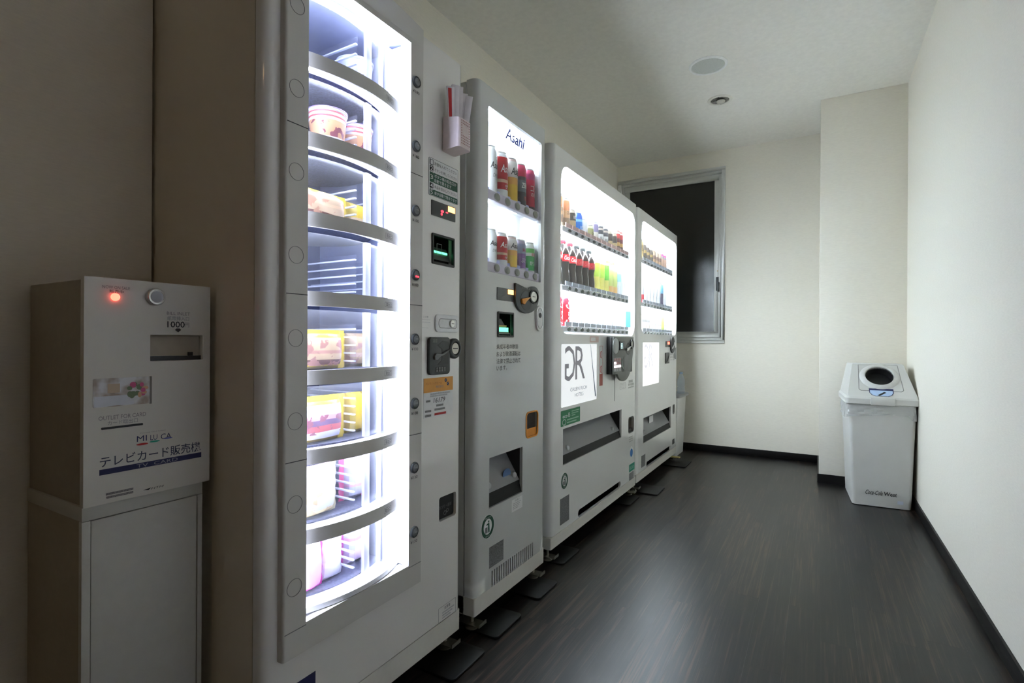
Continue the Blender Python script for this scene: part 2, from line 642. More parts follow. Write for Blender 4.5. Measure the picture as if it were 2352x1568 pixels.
fl = structure('floor', MB().box(XL - .1, XR + .1, YN - .1, YB + .1, -0.06, -0.0045).box(XR + .1, XO + .1, YN - .1, YO + .1, -0.06, -0.0045), BASE)
pw, pl = 0.10, 0.92
random.seed(3)
plank_me = {}
ncol = int(math.ceil((XR - XL) / pw))
for i in range(ncol):
    x0 = XL + i * pw
    x1 = min(x0 + pw, XR)
    y = -0.9 - random.random() * pl
    while y < YB:
        a, b_ = max(y, -0.9), min(y + pl, YB)
        y += pl
        if b_ - a < 0.02:
            continue
        key = (round(x1 - x0, 3), round(b_ - a, 3))
        if key not in plank_me:
            W2, L2 = (x1 - x0) / 2 - 0.00008, (b_ - a) / 2 - 0.00008
            plank_me[key] = MB().box(-W2, W2, -L2, L2, -0.0044, 0).mesh('plank', PLANK)
        o = bpy.data.objects.new('plank', plank_me[key])
        COL.objects.link(o)
        o.parent = fl
        o.location = ((x0 + x1) / 2, (a + b_) / 2, 0)
structure('ceiling', MB().box(XL - .1, XR + .1, YN - .1, YB + .1, ZC, ZC + .1).box(XR + .1, XO + .1, YN - .1, YO + .1, ZC, ZC + .1), CEIL)
structure('wall_right', MB().box(XR, XR + .1, YO, YB + .1, 0, ZC), WALL)
structure('wall_corridor', MB().box(XO, XO + .1, YN - .1, YO + .1, 0, ZC).box(XR + .1, XO, YO, YO + .1, 0, ZC), WALL)
structure('wall_left', MB().box(XL - .1, XL, YP - .1, YB + .1, 0, ZC), WALL)
structure('wall_left_pillar', MB().box(XP - .39, XP, YN - .1, YP, 0, ZC), wallpaper('dimmed_wallpaper', (0.70, 0.62, 0.49)))  # paper darkened and warmed here: the dim warm light is in its colour
structure('wall_near', MB().box(XP - .1, XO + .1, YN - .1, YN, 0, ZC), WALL)
structure('wall_pillar', MB().box(XC, XR + .05, YC, YB + .05, 0, ZC), WALL, bevel=0.002)
WX0, WX1, WZ0, WZ1 = -1.678, -0.705, 0.958, 2.512
bw = sheet([(WX0, WX1, WZ0, WZ1, 0)], XL - .05, XC + .05, 0, ZC, lambda a, b, t: (a, YB + t, b), 0.10)
structure('wall_back', bw, WALL)
BH = 0.0587
structure('baseboard_back', MB().box(XL, XC, YB - .009, YB, 0, BH), BASE, bevel=0.001)
structure('baseboard_pillar', MB().box(XC - .009, XR, YC - .009, YC, 0, BH).box(XC - .009, XC, YC, YB - .009, 0, BH), BASE)
structure('baseboard_right', MB().box(XR - .009, XR, YO, YC - .009, 0, BH), BASE, bevel=0.001)
structure('baseboard_left', MB().box(XP, XP + .009, YN, YP, 0, BH), BASE, bevel=0.001)

# ---- window in the back wall
win = thing('window_1', 'aluminium sliding window with dark frosted pane in the back wall', 'window', (-1.19, YB, WZ0))
win['kind'] = 'structure'
del win['category']


def xz_frame(x0, x1, z0, z1, t, ya, yb, tb=None):
    tb = tb or t
    return (MB().box(x0, x1, ya, yb, z1 - t, z1).box(x0, x1, ya, yb, z0, z0 + tb)
            .box(x0, x0 + t, ya, yb, z0 + tb, z1 - t).box(x1 - t, x1, ya, yb, z0 + tb, z1 - t))


part('casing', xz_frame(WX0, WX1, WZ0, WZ1, 0.030, YB - .012, YB + .10), ALU, win, bevel=0.002)
part('track', xz_frame(WX0 + .030, WX1 - .030, WZ0 + .030, WZ1 - .030, 0.026, YB + .012, YB + .09), ALU, win, bevel=0.0015)
sash = part('sash', xz_frame(WX0 + .055, WX1 - .042, WZ0 + .045, WZ1 - .055, 0.052, YB + .022, YB + .052, 0.060), ALU, win, bevel=0.002)


def frosted():
    mt, N, L, b = nodes_of('dark_frosted_glass')
    b.inputs['Base Color'].default_value = (0.035, 0.034, 0.032, 1)
    b.inputs['Roughness'].default_value = 0.23
    b.inputs['Specular IOR Level'].default_value = 1.2
    b.inputs['Transmission Weight'].default_value = 0.72
    tc = N.new('ShaderNodeTexCoord')
    nz = N.new('ShaderNodeTexNoise')
    nz.inputs['Scale'].default_value = 190
    nz.inputs['Detail'].default_value = 3
    L.new(tc.outputs['Object'], nz.inputs['Vector'])
    bp = N.new('ShaderNodeBump')
    bp.inputs['Strength'].default_value = 0.22
    bp.inputs['Distance'].default_value = 0.002
    L.new(nz.outputs['Fac'], bp.inputs['Height'])
    L.new(bp.outputs[0], b.inputs['Normal'])
    return mt


part('pane', MB().box(WX0 + .105, WX1 - .092, YB + .034, YB + .040, WZ0 + .103, WZ1 - .105), frosted(), sash)
lat = part('latch', MB().box(-0.782, -0.758, YB + .010, YB + .022, 1.425, 1.545), DKGREY, sash, bevel=0.003)
part('lever', MB().box(-0.766, -0.754, YB - .016, YB + .010, 1.415, 1.50), DKGREY, lat, bevel=0.003)
part('screw_cap', MB().lathe([(0.006, 0), (0.006, .004)], (-0.77, YB + .018, 1.60), 12, 'y'), mat('brass_cap', (0.5, 0.38, 0.2), 0.4), sash)

# ---- ceiling fittings
sp = thing('ceiling_speaker', 'round white ceiling speaker with grey grille', 'speaker', (-0.587, 3.37, ZC))
part('rim', MB().lathe([(0.112, 0), (0.112, -.004), (0.106, -.009), (0.098, -.009), (0.095, -.004), (0.095, 0)], (-0.587, 3.37, ZC), 40),
     mat('white_trim', (0.86, 0.86, 0.84), 0.35), sp)
part('grille', MB().lathe([(0.0955, -.002), (0.0955, -.0045), (0.06, -.006), (0.002, -.0065)], (-0.587, 3.37, ZC), 40),
     mat('grey_mesh', (0.56, 0.58, 0.54), 0.7, vary=0.25, scale=500), sp)
dl = thing('recessed_downlight', 'small round recessed downlight, unlit, near the window wall', 'downlight', (-0.598, 3.893, ZC))
part('trim_ring', MB().lathe([(0.060, -.001), (0.062, -.006), (0.080, -.005), (0.083, 0), (0.060, 0)], (-0.598, 3.893, ZC), 36),
     mat('cream_trim', (0.76, 0.74, 0.66), 0.45), dl)
part('reflector', MB().lathe([(0.061, -.002), (0.050, -.0012), (0.040, -.0008), (0.01, -.0006)], (-0.598, 3.893, ZC), 36),
     mat('reflector_metal', (0.30, 0.29, 0.26), 0.3, metal=0.8, vary=0.5, scale=40), dl)
part('lamp', MB().lathe([(0.006, -.002), (0.026, -.006), (0.030, -.012), (0.024, -.020), (0.008, -.023)], (-0.592, 3.893, ZC), 20),
     mat('lamp_glass', (0.60, 0.58, 0.50), 0.2), dl)
part('lamp_clip', MB().box(-0.603, -0.596, 3.84, 3.95, ZC - .008, ZC - .002), DKGREY, dl)


# a lit fitting over the corridor end of the room, behind where the photograph was taken from
cl = thing('corridor_downlight', 'round lit warm downlight in the ceiling over the corridor end', 'downlight', (-0.45, -1.75, ZC))
part('trim_ring', MB().lathe([(0.060, -.001), (0.062, -.006), (0.080, -.005), (0.083, 0), (0.060, 0)], (-0.45, -1.75, ZC), 36), MATS['cream_trim'], cl)
part('lens', MB().lathe([(0.061, -.002), (0.040, -.004), (0.001, -.005)], (-0.45, -1.75, ZC), 36), emit('corridor_lamp', (1.0, 0.60, 0.26), E_CORRIDOR), cl)


# ================================================================== machine shells
def shell(root, X, y0, y1, z0, z1, xb, holes, paint, r=0.02, thick=0.045, skirt=0.055, reveal=0.03, side=None):
    """cabinet, door with openings, skirt, four feet; front at x = X, back at xb"""
    zs = z0 + skirt
    xd = X - thick
    cab = MB()
    g = 0.004
    t = 0.02
    cab.box(xb, xd - g, y0 + .001, y0 + t, z0, z1 - .004).box(xb, xd - g, y1 - t, y1 - .001, z0, z1 - .004)
    cab.box(xb, xd - g, y0 + t, y1 - t, z1 - t, z1 - .004).box(xb, xd - g, y0 + t, y1 - t, z0, z0 + t)
    cab.box(xb, xb + t, y0 + t, y1 - t, z0 + t, z1 - t)
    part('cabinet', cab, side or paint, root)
    # gap seal behind the door
    part('door_seal', MB().box(xd - g, xd, y0 + .006, y0 + .016, zs, z1 - .008).box(xd - g, xd, y1 - .016, y1 - .006, zs, z1 - .008)
         .box(xd - g, xd, y0 + .016, y1 - .016, z1 - .02, z1 - .008), BLACK, root)
    zd = zs + 0.004
    d = sheet(holes, y0 + r, y1 - r, zd, z1, lambda a, b, t_: (X - t_, a, b), reveal)
    n = 6
    for yy, sg in ((y0, 1), (y1, -1)):
        prof = [(X - r + r * math.sin(math.pi / 2 * k / n), yy + sg * (r - r * math.cos(math.pi / 2 * k / n))) for k in range(n, -1, -1)]
        prof.append((xd, yy))
        k = len(prof)
        zrow = sorted({zd, z1, *[h[2] for h in holes], *[h[3] for h in holes]})
        for za_, zb2 in zip(zrow, zrow[1:]):
            d.add([(a, b, za_) for a, b in prof] + [(a, b, zb2) for a, b in prof], [(i, i + 1, k + i + 1, k + i) for i in range(k - 1)])
    arc0 = [(X - r + r * math.sin(math.pi / 2 * k / n), y0 + r - r * math.cos(math.pi / 2 * k / n)) for k in range(n + 1)]
    arc1 = [(X - r + r * math.sin(math.pi / 2 * k / n), y1 - r + r * math.cos(math.pi / 2 * k / n)) for k in range(n, -1, -1)]
    out = [(xd, y0)] + arc0 + arc1 + [(xd, y1)]
    for zz in (zd, z1):
        d.add([(a, b, zz) for a, b in out], [tuple(range(len(out)))])
    door = part('door', d, paint, root)
    sk = [(xb + .02, y0 + .001)] + [(X - .002 - .006 + .006 * math.sin(math.pi / 2 * k / 3), y0 + .001 + .006 - .006 * math.cos(math.pi / 2 * k / 3)) for k in range(4)]
    sk += [(X - .002 - .006 + .006 * math.sin(math.pi / 2 * k / 3), y1 - .001 - .006 + .006 * math.cos(math.pi / 2 * k / 3)) for k in range(3, -1, -1)] + [(xb + .02, y1 - .001)]
    part('skirt', MB().prism(sk, z0 - .001, zs, lambda a, b, t_: (a, b, t_)), SKIRT, root)
    for yy in (y0 + .035, y1 - .035):
        for xx in (X - .035, xb + .06):
            ft = part('foot', MB().lathe([(0.007, 0.008), (0.007, z0)], (xx, yy, 0), 10).lathe([(0.022, 0.0085), (0.022, .012), (0.010, .024), (0.008, .026)], (xx, yy, 0), 16), GALV, root)
            if xx > X - .1:
                part('bracket', MB().box(xx - .05, xx + .045, yy - .022, yy + .022, .0245, .0275).box(xx + .042, xx + .045, yy - .022, yy + .022, .0275, .036), GALV, ft)
    return door


def floor_plate(label, X, xf, y0, y1, group):
    pth = [(p[0], p[1]) for p in rrect(X - .20, xf, y0, y1, .018)]
    return solo('floor_plate', MB().prism(pth, 0.0, 0.008, lambda a, b, t: (a, b, t)), RUBBER, label, 'plate', group, bevel=0.002)


def strip_light(parent, mb, em):
    return part('lamp_strip', mb, em, parent)


def outlet(root, R, X, knobs=2, wide=False):
    """dispensing opening: dark pocket, leaning clear flap with knobs, dark lip below"""
    part('outlet_pocket', cup(R, 0, X, -.002, -.15, .002), BLACK, root)
    h = R[3] - R[2]
    w_ = R[1] - R[0]
    zb = R[2] + h * (0.27 if not wide else 0.24)
    zt = R[3] - h * 0.05
    lip = MB().add([(X - .004, R[0], R[2] + .002), (X - .004, R[1], R[2] + .002), (X - .016, R[1], zb), (X - .016, R[0], zb),
                    (X - .05, R[0], R[2] + .002), (X - .05, R[1], R[2] + .002), (X - .05, R[1], zb), (X - .05, R[0], zb)],
                   [(0, 1, 2, 3), (4, 7, 6, 5), (3, 2, 6, 7), (0, 3, 7, 4), (1, 5, 6, 2), (0, 4, 5, 1)])
    part('outlet_lip', lip, mat('dark_lip', (.010, .011, .011), .5, spec=.15), root)
    e = 0.004
    a, b_ = R[0] + .003, R[1] - .003
    xa, xb_ = X - .012, X - .085
    fl_ = MB().add([(xa, a, zb), (xa, b_, zb), (xb_, b_, zt), (xb_, a, zt), (xa - e, a, zb), (xa - e, b_, zb), (xb_ - e, b_, zt), (xb_ - e, a, zt)],
                   [(0, 1, 2, 3), (4, 7, 6, 5), (0, 4, 5, 1), (2, 6, 7, 3), (0, 3, 7, 4), (1, 2, 6, 5)])
    f = part('outlet_flap', fl_, FLAP, root)
    for k in range(knobs):
        yy = a + w_ * (0.12 if k == 0 else 0.88)
        part('flap_boss', MB().lathe([(0.012, -.006), (0.012, .004), (0.009, .008), (0.002, .009)], (xa - .012, yy, zb + h * .12), 16, 'x'), mat('clear_boss', (0.55, 0.57, 0.57), 0.2), f)
    return f


def recycling_mark(root, X, cx, cy, rx_px):
    c = onx(cx, cy, X)
    rr = 0.5 * (onx(cx + rx_px, cy, X).y - onx(cx - rx_px, cy, X).y)
    st = part('recycling_sticker', pad(ell(c.y, c.z, rr, rr, 36), X, 0, .0008), PAPER, root, smooth=False)
    part('green_ring', ring(X, .0008, .0012, c.y, c.z, rr * .94, rr * .94, rr * .30, 36), DKGREEN, st, smooth=False)
    text(st, '空き缶はリサイクルへ', X, .0015, (c.y - rr * .5, c.y + rr * .5, c.z + rr * .66, c.z + rr * .82), WHITE_INK)
    text(st, 'リサイクル', X, .0015, (c.y - rr * .38, c.y + rr * .38, c.z - rr * .86, c.z - rr * .70), WHITE_INK)
    h = MB()
    h.prism(ell(c.y + rr * .12, c.z + rr * .40, rr * .09, rr * .09, 14), X + .0008, X + .0014, fx)
    h.prism([(c.y + rr * .04, c.z + rr * .28), (c.y + rr * .20, c.z + rr * .28), (c.y + rr * .24, c.z - rr * .1), (c.y + rr * .26, c.z - rr * .5),
             (c.y + rr * .17, c.z - rr * .5), (c.y + rr * .13, c.z - rr * .12), (c.y + rr * .09, c.z - rr * .5), (c.y + 0, c.z - rr * .5), (c.y + rr * .04, c.z - rr * .05)][::-1], X + .0008, X + .0014, fx)
    h.prism([(c.y + rr * .05, c.z + rr * .27), (c.y - rr * .20, c.z + rr * .22), (c.y - rr * .22, c.z + rr * .13), (c.y + rr * .04, c.z + rr * .15)], X + .0008, X + .0014, fx)
    part('figure_print', h, DKGREEN, st, smooth=False)
    b = MB()
    for k in range(4):
        b.box(X + .0008, X + .0014, c.y - rr * (.40 - .09 * k), c.y - rr * (.35 - .09 * k), c.z - rr * .48, c.z - rr * .02)
    part('bin_print', b, MIDGREY, st, smooth=False)


# ================================================================== food machine (eight curved windows)
X1 = -0.973
Y0, Y1 = 0.668, 1.357
Z0, Z1 = 0.060, 1.834
BX = -0.955                     # bezel face
P8 = 0.1768
ZB = [0.531 + P8 * k for k in range(7)]
AY, AR, AXF = 0.922, 0.400, -0.950
OY0, OY1, OZ0, OZ1 = 0.760, 1.090, 0.358, 1.775
IY0, IY1 = 0.722, 1.115         # inside of the cabinet


def arcx(y, rr=AR):
    return AXF - AR + math.sqrt(max(1e-6, rr * rr - (y - AY) ** 2))


food = thing('vending_machine', 'tall white food vending machine with eight curved windows and price buttons', 'vending machine', ((X1 + XL) / 2, (Y0 + Y1) / 2, 0), 'vending machines along the left wall')
R_bill1 = q4(X1, 991.5, 535, 605, 1042, 548.5, 613.6)
R_ret1 = q4(X1, 1008.5, 1141, 1197.5, 1047.5, 1130, 1182.5)
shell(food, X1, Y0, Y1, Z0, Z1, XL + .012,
      [(OY0 - .015, OY1 + .013, OZ0 - .004, OZ1 + .004, 0), (*R_bill1, .004), (*R_ret1, .008)], mat('warm_white_steel', (0.85, 0.83, 0.79), 0.32, vary=0.015, scale=3, coat=1.0), r=0.022, thick=0.030, skirt=0.062, reveal=0.02, side=mat('warm_dimmed_steel', (0.76, 0.68, 0.55), 0.4, vary=0.015, scale=3))  # cabinet sides: dim warm light from the camera side painted into the steel colour

# bezel: four sides of warm grey plastic, convex header, standing proud of the door
BY0, BY1, BZ0 = 0.703, 1.141, 0.296
bz = sheet([(OY0, OY1, OZ0, OZ1, 0)], BY0 + .006, BY1, BZ0, 1.790, lambda a, b, t: (BX - t, a, b), 0.018)
n_ = 5
prof = [(BX - .006 + .006 * math.sin(math.pi / 2 * k / n_), BY0 + .006 - .006 * math.cos(math.pi / 2 * k / n_)) for k in range(n_, -1, -1)] + [(X1, BY0)]
bz.add([(a, b, BZ0) for a, b in prof] + [(a, b, 1.790) for a, b in prof], [(i, i + 1, len(prof) + i + 1, len(prof) + i) for i in range(len(prof) - 1)])
bz.add([(X1, BY0, BZ0), (BX, BY0 + .006, BZ0), (BX, BY1, BZ0), (X1, BY1, BZ0)], [(0, 1, 2, 3)])
bz.add([(X1, BY1, BZ0), (BX, BY1, BZ0), (BX, BY1, 1.790), (X1, BY1, 1.790)], [(0, 1, 2, 3)])
bezel = part('bezel', bz, GREY_BZ, food, smooth=False)
hd = MB()
ys_ = [BY0 + (BY1 - BY0) * k / 14 for k in range(15)]
for k in range(14):
    a, b_ = ys_[k], ys_[k + 1]
    xa, xb_ = [BX + 0.020 * math.sin(math.pi * (y - BY0) / (BY1 - BY0)) for y in (a, b_)]
    za, zb_ = 1.834, 1.834
    hd.add([(BX, a, 1.790), (BX, b_, 1.790), (xb_, b_, zb_), (xa, a, za), (X1, a, za), (X1, b_, zb_)], [(0, 1, 2, 3), (3, 2, 5, 4)])
hd.add([(BX, BY0, 1.79), (BX, BY0, 1.834), (X1, BY0, 1.834), (X1, BY0, 1.79)], [(0, 1, 2, 3)])
hd.add([(BX, BY1, 1.79), (BX, BY1, 1.834), (X1, BY1, 1.834), (X1, BY1, 1.79)], [(0, 1, 2, 3)])
part('header', hd, GREY_BZ, food)
for zz in (1.425, 1.066, 0.711, 0.3525):
    for ya, yb in ((BY0 + .004, OY0), (OY1, BY1)):
        part('bezel_seam', MB().box(BX, BX + .0005, ya, yb, zz - .0009, zz + .0009), DKGREY if zz > .4 else MIDGREY, bezel)
for k in range(8):
    zc = 0.4445 + 0.176 * k
    part('knockout_ring', ring(BX, 0, .0007, 0.7305, zc, 0.0185, 0.0185, 0.0009, 40), MIDGREY, bezel, smooth=False)
    yb = 1.1055
    bt = part('select_button', MB().lathe([(0.0155, 0), (0.0155, .004), (0.0125, .006), (0.0122, .003), (0.002, .0035)], (BX, 1.1105, zc), 24, 'x'), DKGREY, bezel)
    part('button_lens', MB().lathe([(0.0115, .0032), (0.011, .0058), (0.007, .0078), (0.001, .008)], (BX, 1.1105, zc), 20, 'x'),
         mat('button_grey', (0.16, 0.17, 0.17), 0.2), bt)
    if k == 4:
        part('sold_out_lamp', MB().box(BX + .0075, BX + .0088, 1.104, 1.117, zc - .007, zc - .003), LED_RED, bt)
    part('button_mark', MB().box(BX + .0078, BX + .0086, 1.1055, 1.1155, zc - .001, zc + .003), MIDGREY, bt)
    text(bezel, ['¥130', '¥130', '¥100', '¥100', '¥100', '¥100', '¥180', '¥180'][k], BX, .0008, (1.097, 1.124, zc - .031, zc - .0225), INK)

# inside of the food machine
part('inner_wall', MB().box(IY0 * 0 - 1.36, -1.345, IY0, IY1, 0.33, 1.80), mat('slate_blue_liner', (0.07, 0.08, 0.15), 0.5), food)
part('inner_side', MB().box(-1.345, X1 - .004, IY0 - .012, IY0, 0.33, 1.80).box(-1.345, X1 - .004, IY1, IY1 + .012, 0.33, 1.80)
     .box(-1.345, X1 - .004, IY0, IY1, 1.788, 1.80).box(-1.345, X1 - .004, IY0, IY1, 0.33, 0.345), mat('blue_grey_liner', (.30, .33, .46), .45), food)
part('light_bar', MB().box(-1.024, -1.018, 1.0625, OY1 - .001, OZ0 + .012, OZ1 - .006), emit('light_bar', C_FOOD, E_BAR), food)
part('light_bar', MB().box(-1.045, BX - .019, OY0 - .014, OY0 - .004, OZ0 + .01, OZ1 - .005), emit('side_bar', C_FOOD, E_BAR * .15), food)
part('bar_housing', MB().box(-1.036, -1.0245, 1.050, OY1 - .001, OZ0 + .005, OZ1 - .003).box(-1.0245, -1.008, 1.050, 1.0615, OZ0 + .005, OZ1 - .003), mat('lavender_frame', (.50, .50, .58), .4), food)
part('jamb', MB().box(-1.045, BX - .019, OY1, OY1 + .012, OZ0, OZ1), INNER, food)
LEDF = emit('food_lamp', C_FOOD, E_FOOD)


def arc_plate(y0, y1, r_out, r_in, z0, z1, n=20):
    mb = MB()
    vs, fs = [], []
    for k in range(n + 1):
        y = y0 + (y1 - y0) * k / n
        xo, xi = arcx(y, r_out), arcx(y, r_in)
        vs += [(xo, y, z0), (xo, y, z1), (xi, y, z1), (xi, y, z0)]
    for k in range(n):
        a, b = 4 * k, 4 * (k + 1)
        for i in range(4):
            j = (i + 1) % 4
            fs.append((a + i, b + i, b + j, a + j))
    fs += [(0, 1, 2, 3), (4 * n + 3, 4 * n + 2, 4 * n + 1, 4 * n)]
    return mb.add(vs, fs)


LEVEL_Z = []
for j in range(8):
    zlo = OZ0 if j == 0 else ZB[j - 1] - 0.0165
    zfl = (0.375 if j == 0 else ZB[j - 1] + 0.017)
    ztop = (ZB[j] - 0.0165) if j < 7 else OZ1
    LEVEL_Z.append(zfl)
    if j < 7:
        bd = part('door_band', arc_plate(0.757, 1.083, AR, AR - .006, ZB[j] - .0165, ZB[j] + .0165), GREY_BZ, food)
        Rt = (0.998, 1.032, ZB[j] - .0065, ZB[j] + .0055)
        for nm, mat_, mbx in (('label_frame', INK, None),):
            fr_ = MB()
            for (ya, yb, za, zb_) in ((Rt[0], Rt[1], Rt[3], Rt[3] + .0006), (Rt[0], Rt[1], Rt[2] - .0006, Rt[2]), (Rt[0] - .0006, Rt[0], Rt[2], Rt[3]), (Rt[1], Rt[1] + .0006, Rt[2], Rt[3])):
                fr_.add([(arcx(ya) + .0006, ya, za), (arcx(yb) + .0006, yb, za), (arcx(yb) + .0006, yb, zb_), (arcx(ya) + .0006, ya, zb_)], [(0, 1, 2, 3)])
            part(nm, fr_, mat_, bd, smooth=False)
        vs, fs, _ = glyphs('取出口')
        tm = MB()
        tm.add([(arcx(Rt[0] + .005 + u * .026) + .0007, Rt[0] + .005 + u * .026, Rt[2] + .0015 + v * .009) for u, v in vs], fs)
        part('lettering', tm, INK, bd, smooth=False)
        sh = part('rim_shelf', arc_plate(0.757, 1.083, AR - .006, AR - .055, ZB[j] - .004, ZB[j] + .010), INNER, food)
        strip_light(food, arc_plate(0.765, 1.060, AR - .012, AR - .034, ZB[j] - .009, ZB[j] - .005), LEDF)
    else:
        strip_light(food, arc_plate(0.765, 1.060, AR - .012, AR - .034, 1.770, 1.774), LEDF)
    if j == 0:
        part('rim_shelf', arc_plate(0.757, 1.085, AR - .004, AR - .055, 0.360, 0.372), INNER, food)
    # rotating tray and its dividers
    ZD = zfl - .004
    part('tray', MB().prism(ell(AXF - .058 - .165, AY, .165, 0.172, 40), ZD - .006, ZD, lambda a, b, t: (a, b, t)), mat('tray_blue_grey', (0.075, 0.08, 0.12), 0.5, vary=0.5, scale=180), food)
    for yy in (0.955, 1.064):
        xo = AXF - .058 - .165 + .160 * math.sqrt(max(.05, 1 - ((yy - AY) / .172) ** 2))
        dv = part('divider', MB().box(-1.33, xo, yy - .0015, yy + .0015, ZD, ztop - .035), ACRYL, food)
        rb = MB()
        for k in range(5):
            zz = ZD + .016 + k * (ztop - .045 - ZD) / 5
            rb.box(-1.32, xo - .003, yy - .0032, yy + .0032, zz, zz + .0035)
        part('divider_rail', rb, mat('milky_rail', (0.75, 0.77, 0.84), 0.3), dv)
    # clear curved shutter with its upright handle
    pn = part('shutter', arc_plate(0.757, 1.050, AR - .040, AR - .043, zfl, ztop - .006), ACRYL, food)
    part('shutter_handle', arc_plate(0.960, 0.980, AR - .036, AR - .046, zfl, ztop - .006, 4), clear('milky_acrylic', (0.92, 0.93, 1.0), 0.12, 0.1, haze=0.45), pn)

# face of the food machine: stickers, money handling
R = q4(X1, 984, 362, 448, 1051.5, 389, 470)
st = part('instruction_sticker', pad(rect(R, 0, .004), X1, 0, .0008), PAPER, food, smooth=False)
part('sticker_border', frame(X1, .0008, .0012, R, .0008, .004), INK, st, smooth=False)
rows = [(.03, .19, 'お金を入れてください', 0), (.20, .355, 'ボタンを押してください', 0), (.37, .645, None, 1), (.66, .81, '商品を取出してください', 0), (.825, .985, '扉が自動で閉まります', 1)]
for i, (a, b_, tx, g) in enumerate(rows):
    Rn = sub(R, .03, .15, a, b_)
    part('number_box', pad(rect(Rn, .0005, .002), X1, .0008, .0013), DKGREEN if g else INK, st, smooth=False)
    Rc = (Rn[0] + .003, Rn[1] - .003, (Rn[2] + Rn[3]) / 2 - .0065, (Rn[2] + Rn[3]) / 2 + .0065)
    text(st, str(i + 1), X1, .0016, Rc, WHITE_INK, bold=.01)
    if g:
        part('row_box', pad(rect(sub(R, .15, .98, a, b_), .0003, .002), X1, .0008, .0012), DKGREEN, st, smooth=False)
    ink = WHITE_INK if g else INK
    if tx:
        text(st, tx, X1, .0016, sub(R, .18, .95, a + .035, b_ - .03), ink)
    else:
        text(st, 'ボタン横の取出口が', X1, .0016, sub(R, .18, .93, a + .03, a + .13), ink)
        text(st, '自動で開きます', X1, .0016, sub(R, .18, .75, a + .15, a + .25), ink)
R = q4(X1, 990, 459.6, 494, 1045, 476, 510)
ds = part('price_display', pad(rect(R, 0, .002), X1, 0, .002), DKGREY, food, bevel=.0006)
part('amber_segment', pad(rect(sub(R, .68, .97, .05, .42)), X1, .002, .0026), LED_ORANGE, ds, smooth=False)
part('red_segment', pad(ell((R[0] + R[1]) / 2 - .008, R[2] + .020, .007, .004, 14), X1, .002, .0026).prism(ell((R[0] + R[1]) / 2 - .011, R[2] + .011, .004, .004, 12), X1 + .002, X1 + .0026, fx)
     .prism(ell(R[0] + .073, R[2] + .021, .006, .002, 12), X1 + .002, X1 + .0026, fx), LED_RED, ds, smooth=False)
# bill slot
R = R_bill1
part('bill_pocket', cup(R, .004, X1, -.002, -.06, .001), BLACK, food)
bl = part('bill_frame', frame(X1, -.004, .004, (R[0] - .001, R[1] + .001, R[2] - .001, R[3] + .001), .007, .004), BLACK, food, bevel=.001)
Rb = sub(R, .10, .90, .38, .84)
bp_ = MB().add([(X1 - .003, Rb[0], Rb[2]), (X1 - .003, Rb[1], Rb[2]), (X1 - .022, Rb[1], Rb[3]), (X1 - .022, Rb[0], Rb[3]),
                (X1 - .03, Rb[0], Rb[2]), (X1 - .03, Rb[1], Rb[2]), (X1 - .03, Rb[1], Rb[3]), (X1 - .03, Rb[0], Rb[3])],
               [(0, 1, 2, 3), (4, 7, 6, 5), (0, 4, 5, 1), (3, 2, 6, 7), (0, 3, 7, 4), (1, 5, 6, 2)])
bt = part('bill_throat', bp_, DKGREY, bl)
zz = Rb[2] + (Rb[3] - Rb[2]) * .62
part('green_guide_light', MB().box(X1 - .0155, X1 - .0105, Rb[0] + .002, Rb[1] - .008, zz - .003, zz + .003), LED_GREEN, bt)
part('note_symbol', frame(X1, -.0095, -.009, (Rb[0] + .025, Rb[0] + .048, Rb[2] + .004, Rb[2] + .050), .0012), MIDGREY, bt, smooth=False)
# lock plate
R = q4(X1, 998, 721, 763, 1051, 725, 763)
lk = part('lock_plate', pad(rect(R, 0, .012), X1, 0, .006), mat('white_lock_plastic', (0.84, 0.85, 0.85), 0.3), food, bevel=.002)
ym, zm = R[0] + (R[1] - R[0]) * .66, (R[2] + R[3]) / 2
part('handle_outline', frame(X1, .006, .0066, (R[0] + .012, R[0] + (R[1] - R[0]) * .9, R[2] + .012, R[3] - .012), .0012, .012), MIDGREY, lk, smooth=False)
lc = part('key_cylinder', MB().lathe([(0.0115, .006), (0.0115, .010), (0.010, .011), (0.001, .011)], (X1, ym, zm), 22, 'x'), CHROME, lk)
part('keyhole', MB().box(X1 + .011, X1 + .0116, ym - .006, ym + .006, zm - .0012, zm + .0012), BLACK, lc)
nt = q4(X1, 964, 724, 757, 988, 725, 756)
for k in range(5):
    Rk = sub(nt, .3 if k == 0 else 0.0, [.8, 1, 1, .25, .8][k], .02 + k * .2, .14 + k * .2)
    if k == 0:
        text(food, 'ご注意', X1, .0008, Rk, INKGREY)
    elif k != 3:
        part('fine_print', MB().box(X1, X1 + .0005, Rk[0], Rk[1], Rk[2] + .002, Rk[3] - .002), mat('pale_grey_ink', (0.5, 0.5, 0.5), 0.6, vary=0.4, scale=600), food, smooth=False)
